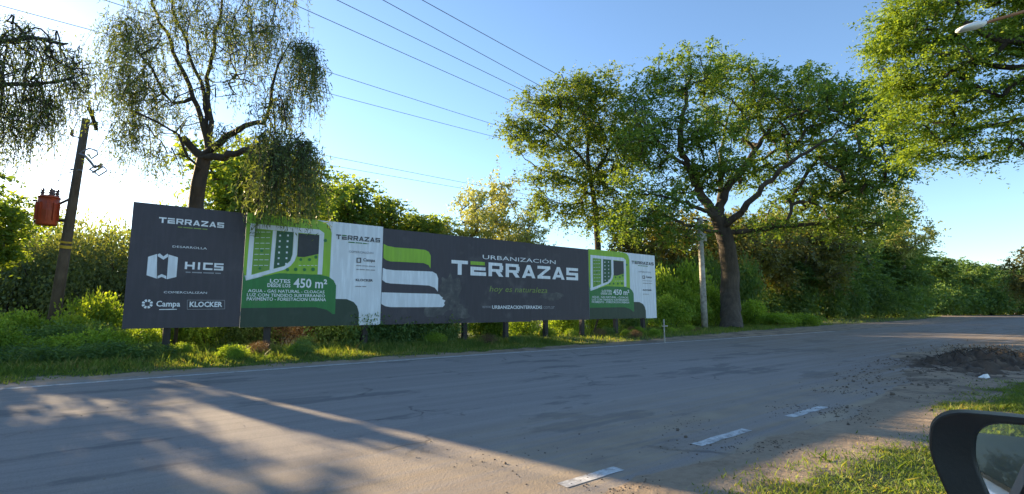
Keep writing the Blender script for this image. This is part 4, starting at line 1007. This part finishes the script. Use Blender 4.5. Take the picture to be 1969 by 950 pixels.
for p in (a, c, b_): isul(p + np.array([0, 0, .06])).build('insulator', M['porcelain'], up_, True)
isul(at(138, 262, zp) - o3, .25, .07).build('insulator', M['porcelain'], up_, True)
MB().tube([at(140, 262, zp) - o3, at(160, 266, zp) - o3], .02, 6).build('side_bracket', M['galv'], up_)
def frame_(name, pxs, r_=.025):
    P = [at(x, y, zp - .1) - o3 for x, y in pxs]; MB().tube(P, r_, 5).build(name, M['galv'], up_)
frame_('fuse_bracket', [(154, 294), (172, 285), (186, 290), (188, 297), (176, 305), (168, 296)])
frame_('fuse_arm', [(153, 296), (164, 300), (175, 312), (182, 322), (196, 316)], .045)
frame_('fuse_holder', [(172, 326), (184, 318), (192, 323), (200, 321), (206, 328), (190, 338), (180, 330), (172, 326)])
frame_('fuse_holder', [(178, 332), (198, 320)], .035)
frame_('pole_clamp', [(136, 326), (158, 328)], .03)
for k, L in enumerate(([(188, 290), (205, 262), (222, 238), (240, 210)], [(204, 322), (212, 300), (208, 278), (190, 296)], [(160, 352), (172, 342), (182, 334)], [(80, 372), (88, 350), (110, 338), (140, 330)], [(95, 372), (104, 352), (122, 340), (142, 328)], [(140, 262), (128, 300), (112, 350), (102, 374)], [(171, 207), (150, 230), (138, 258)])):
    P = [at(x, y, zp - .1) - o3 for x, y in L]; MB().tube(P, .012, 4).build('jumper_wire', M['wire'], up_)
# transformer can hung on the pole
tc_ = at(92, 405, zp - .1); H_ = 56 * sc_p; Rr = 16 * sc_p
ax_ = (pt - pb) / np.linalg.norm(pt - pb)
tr = empty('pole_transformer', tc_ - np.array([0, 0, H_ / 2]), 'red oxide transformer can with porcelain bushings hung from the leaning pole', 'transformer')
MB().lathe((0, 0, 0), [(Rr * .94, 0), (Rr, .03), (Rr, H_ * .48), (Rr * 1.02, H_ * .5), (Rr, H_ * .52), (Rr, H_ - .08)], 20).build('tank', M['red_tank'], tr, True)
MB().lathe((0, 0, H_ - .08), [(Rr * 1.06, 0), (Rr * 1.06, .04), (Rr * .9, .08), (Rr * .3, .11)], 20).build('lid', M['red_tank'], tr, True)
for dx, dy in ((-.19, .05), (.04, -.1), (.08, .14), (.2, 0)): isul((dx, dy, H_ - .03), .3, .075).build('bushing', M['porcelain'], tr, True)
pol = (lp(.555) + o3) - np.array(tr.location); pol2 = (lp(.66) + o3) - np.array(tr.location)
MB().tube([(Rr * .9, 0, .2), tuple(pol - np.array([0, 0, 0]))], .045, 6).build('hanger', M['black_iron'], tr)
MB().tube([(Rr * .9, 0, H_ - .25), tuple(pol2)], .045, 6).build('hanger', M['black_iron'], tr)
MB().tube([(-Rr * 1.0, 0, H_ - .2), (-Rr * 1.4, -.02, H_ - .19)], .03, 6).build('lifting_lug', M['black_iron'], tr)
for k in range(5):
    a_ = math.pi * (1.15 + .175 * k); MB().box((Rr * 1.08 * math.cos(a_), Rr * 1.08 * math.sin(a_), H_ * .45), (Rr * .3, .02, H_ * .6), rz=a_).build('cooling_fin', M['red_tank'], tr)
MB().tube([(-Rr * .98, 0, .1), (-Rr * 1.12, 0, .1)], .05, 6).build('drain_valve', M['black_iron'], tr)

# ------------------------------------------------------------------ overhead power lines far behind the trees
ZW = 23.0
for k, (x0, y0, x1, y1) in enumerate(((630, 36, 965, 185), (725, 36, 1000, 170), (805, 36, 1050, 170), (880, 36, 1050, 130), (640, 140, 955, 240), (630, 178, 950, 262), (660, 305, 900, 352), (680, 325, 880, 360))):
    a = on_ground(x0, y0, ZW); b_ = on_ground(x1, y1, ZW); d = b_ - a; d /= np.linalg.norm(d); Lm = np.linalg.norm(b_ - a)
    P = []
    for s in np.linspace(-45, Lm + 60, 16):
        u = (s - Lm / 2) / 60; P.append(tuple(a + d * s + np.array([0, 0, .5 * (u * u - .15)])))
    o = MB().tube(P, .028 if k < 6 else .035, 4).build('power_line', M['wire'])
    tag(o, 'thin overhead power line crossing the sky behind the trees' if k < 6 else 'faint far power line just above the tree belt', 'wire', 'overhead power lines' if k < 6 else 'far power lines')

# ------------------------------------------------------------------ pale concrete post, white cross
q = gpt(1352, 33.0); hb = at(1344, 425, 33.0)[2]
root = empty('concrete_post', (q[0], q[1], 0), 'pale mottled concrete post standing left of the broad tree trunk', 'post')  # concrete tone varies lighter and darker at random
MB().tube([(0, 0, -.1), (0, 0, hb * .5), (0, 0, hb)], [.21, .18, .16], 10).build('shaft', M['concrete'], root, True)
MB().box((.12, 0, hb * .86), (.75, .3, .5)).build('meter_box', M['concrete'], root)
MB().tube([(-.8, 0, hb + .2), (.9, 0, hb + .2)], .06, 6).build('crossarm', M['post'], root)
MB().lathe((0, 0, hb - .02), [(.18, 0), (.2, .08), (.2, .3), (.1, .36)], 10).build('cap', M['concrete'], root)
q = on_ground(1278, 657, .05)
root = empty('wooden_cross', (q[0], q[1], 0), 'small pale wooden cross standing on the verge by the billboard end', 'cross')
MB().box((0, 0, .42), (.04, .035, 1.0)).build('upright', M['concrete'], root)
MB().box((0, -.037, .66), (.34, .03, .04), rz=.0).build('crossbar', M['concrete'], root)

# ------------------------------------------------------------------ street lamp reaching over from the near verge
h0 = at(1846, 57, 9.6); h1 = at(1885, 47, 9.75); e1 = at(2010, 10, 10.6)
pbx, pby = 16.2, -.2
root = empty('street_lamp', (pbx, pby, 0), 'street lamp head in sun-glare white on an arm in sunlit orange below the overhanging boughs', 'street lamp')
o4 = np.array([pbx, pby, 0])
top = np.array([pbx, pby, e1[2] + .35])
MB().tube([(0, 0, -.1), (0, 0, 3), tuple(top - o4)], [.11, .09, .06], 10).build('pole', M['galv'], root, True)
MB().tube([tuple(top - o4 - np.array([0, 0, .1])), tuple(e1 - o4), tuple(h1 - o4)], [.04, .035, .03], 8).build('arm', M['sun_orange'], root, True)
d = Vector(h0 - h1).normalized(); s_ = d.cross(Vector((0, 0, 1))).normalized(); u_ = s_.cross(d)
c_ = Vector(h1 - o4); V = []; F = []
prof = [(0, .05, .04), (.06, .09, .06), (.2, .13, .07), (.5, .14, .06), (.66, .10, .045), (.72, .04, .02)]
for l, w_, hh in prof:
    for k in range(10):
        a_ = k / 10 * 6.283; V.append(tuple(c_ + d * (l - .1) + s_ * w_ * math.cos(a_) + u_ * hh * math.sin(a_)))
for i in range(len(prof) - 1):
    for k in range(10): F.append((i * 10 + k, i * 10 + (k + 1) % 10, (i + 1) * 10 + (k + 1) % 10, (i + 1) * 10 + k))
F += [tuple(range(9, -1, -1)), tuple(50 + k for k in range(10))]
mesh_obj('lamp_head', V, F, M['white_and_glare'], root, True)

# ------------------------------------------------------------------ parked car beside the camera, its door mirror in view
car = empty('parked_car', (0, -.9, 0), 'white parked car whose black door mirror juts out beside the verge', 'car')
prof = [(-2.0, .35), (-2.08, .6), (-2.0, .92), (-1.85, 1.0), (-1.5, 1.38), (-.9, 1.5), (.0, 1.5), (.45, 1.42), (1.15, 1.02), (1.9, .88), (2.15, .7), (2.2, .45), (2.1, .3), (-1.9, .28)]
def ring_y(x, z):     # half width by height (tumblehome)
    return .845 if z < .95 else .845 - (z - .95) * .33
lv = [.30, .45, .62, .80, .95, 1.02]
def span(z):
    xsn = []
    for (x0, z0), (x1, z1) in zip(prof, prof[1:] + prof[:1]):
        if (z0 - z) * (z1 - z) <= 0 and z0 != z1: xsn.append(x0 + (x1 - x0) * (z - z0) / (z1 - z0))
    return min(xsn), max(xsn)
def shell(levels, hw, nn=28, ex=5.0):
    V = []; F = []
    for z in levels:
        a_, b_ = span(z); cx_ = (a_ + b_) / 2; hl = (b_ - a_) / 2
        for k in range(nn * 2):
            th = k / (nn * 2) * 2 * math.pi; cs, sn = math.cos(th), math.sin(th)
            V.append((cx_ + hl * math.copysign(abs(cs) ** (2 / ex), cs), hw(z) * math.copysign(abs(sn) ** (2 / ex), sn), z))
    m_ = nn * 2
    for i in range(len(levels) - 1):
        for k in range(m_): F.append((i * m_ + k, i * m_ + (k + 1) % m_, (i + 1) * m_ + (k + 1) % m_, (i + 1) * m_ + k))
    F.append(tuple(range(m_ - 1, -1, -1))); F.append(tuple((len(levels) - 1) * m_ + k for k in range(m_)))
    return V, F
V, F = shell([.30, .36, .50, .65, .78, .86, .92, .97], lambda z: .86 - .10 * abs(z - .62) ** 1.5 - (.05 if z > .96 else 0)); mesh_obj('body', V, F, M['car_white'], car, True)
V, F = shell([.965, 1.1, 1.25, 1.38, 1.44], lambda z: .80 - (z - .96) * .42, ex=6); F = F[:-2]; mesh_obj('windows', V, F, M['window_glass'], car, True)
V, F = shell([.972, .985], lambda z: .77, ex=6); mesh_obj('cabin_trim', V, F, M['black_plastic'], car)
V, F = shell([1.435, 1.47, 1.495], lambda z: .60 - (z - 1.435) * 1.6, ex=4); mesh_obj('roof', V, F, M['car_white'], car, True)
for sx_ in (-1.28, 1.32):
    for sy in (-1, 1):
        wv = MB(); n0 = 20
        wv.tube([(sx_, sy * .70, .31), (sx_, sy * .885, .31)], .31, 22); tyre = wv.build('wheel', M['tyre'], car)
        MB().tube([(sx_, sy * .80, .31), (sx_, sy * .892, .31)], .19, 14).build('rim', M['galv'], tyre)
for x in (-.72, .42):
    MB().box((x - .18, .868, .84), (.2, .03, .035)).build('door_handle', M['black_plastic'], car)
for x in (-.95, .0):
    MB().tube([(x - .02, .79, .97), (x, .60, 1.42)], .03, 6).build('pillar', M['black_plastic'], car)
# door mirror
mo = np.array([.835, .204, 1.221]); nrm = Vector((-.985, -.205, .05)).normalized()
ur = Vector((0, 0, 1)).cross(nrm).normalized() * -1
ur = -ur if ur.y > 0 else ur              # towards the car
uv_ = nrm.cross(ur); uv_ = uv_ if uv_.z > 0 else -uv_
ol = [(0.0, -.06), (.001, -.035), (.006, -.014), (.026, -.001), (.06, 0), (.10, 0), (.19, -.002), (.212, -.02), (.215, -.08), (.205, -.135), (.18, -.150), (.08, -.165), (.045, -.164), (.028, -.15), (.012, -.10)]
ol = smooth_poly(ol, 2)
cu_ = (sum(p[0] for p in ol) / len(ol), sum(p[1] for p in ol) / len(ol))
mirror = empty('door_mirror', (0, 0, 0)); mirror.parent = car
co = np.array([0, -.9, 0])
def mp(u, v_, dep): return tuple(Vector(mo - co) + ur * u + uv_ * v_ - nrm * dep)
V = []; F = []; n_ = len(ol)
steps = [(.965, .004), (1.0, .0), (1.0, .004), (1.015, .02), (1.0, .045), (.9, .075), (.7, .095), (.4, .105), (.1, .107)]
gi = [(.80, .012), (.81, .004), (.86, -.001)]
full = gi + steps
for s, dep in full:
    for u, v_ in ol: V.append(mp(cu_[0] + (u - cu_[0]) * s + (.026 if s < .9 and dep < .02 else 0), cu_[1] + (v_ - cu_[1]) * (s + .07 if s < .9 and dep < .02 else s), dep))
for i in range(len(full) - 1):
    for k in range(n_): F.append((i * n_ + k, i * n_ + (k + 1) % n_, (i + 1) * n_ + (k + 1) % n_, (i + 1) * n_ + k))
F.append(tuple((len(full) - 1) * n_ + k for k in range(n_)))
mesh_obj('mirror_housing', V, F, M['black_plastic'], mirror, True)
mesh_obj('mirror_glass', [mp(cu_[0] + (u - cu_[0]) * .805 + .026, cu_[1] + (v_ - cu_[1]) * .88, .006) for u, v_ in ol], [tuple(range(n_))], M['mirror'], mirror)
MB().tube([mp(.20, -.12, .05), mp(.27, -.13, .06)], .035, 8).build('mirror_arm', M['black_plastic'], mirror, True)
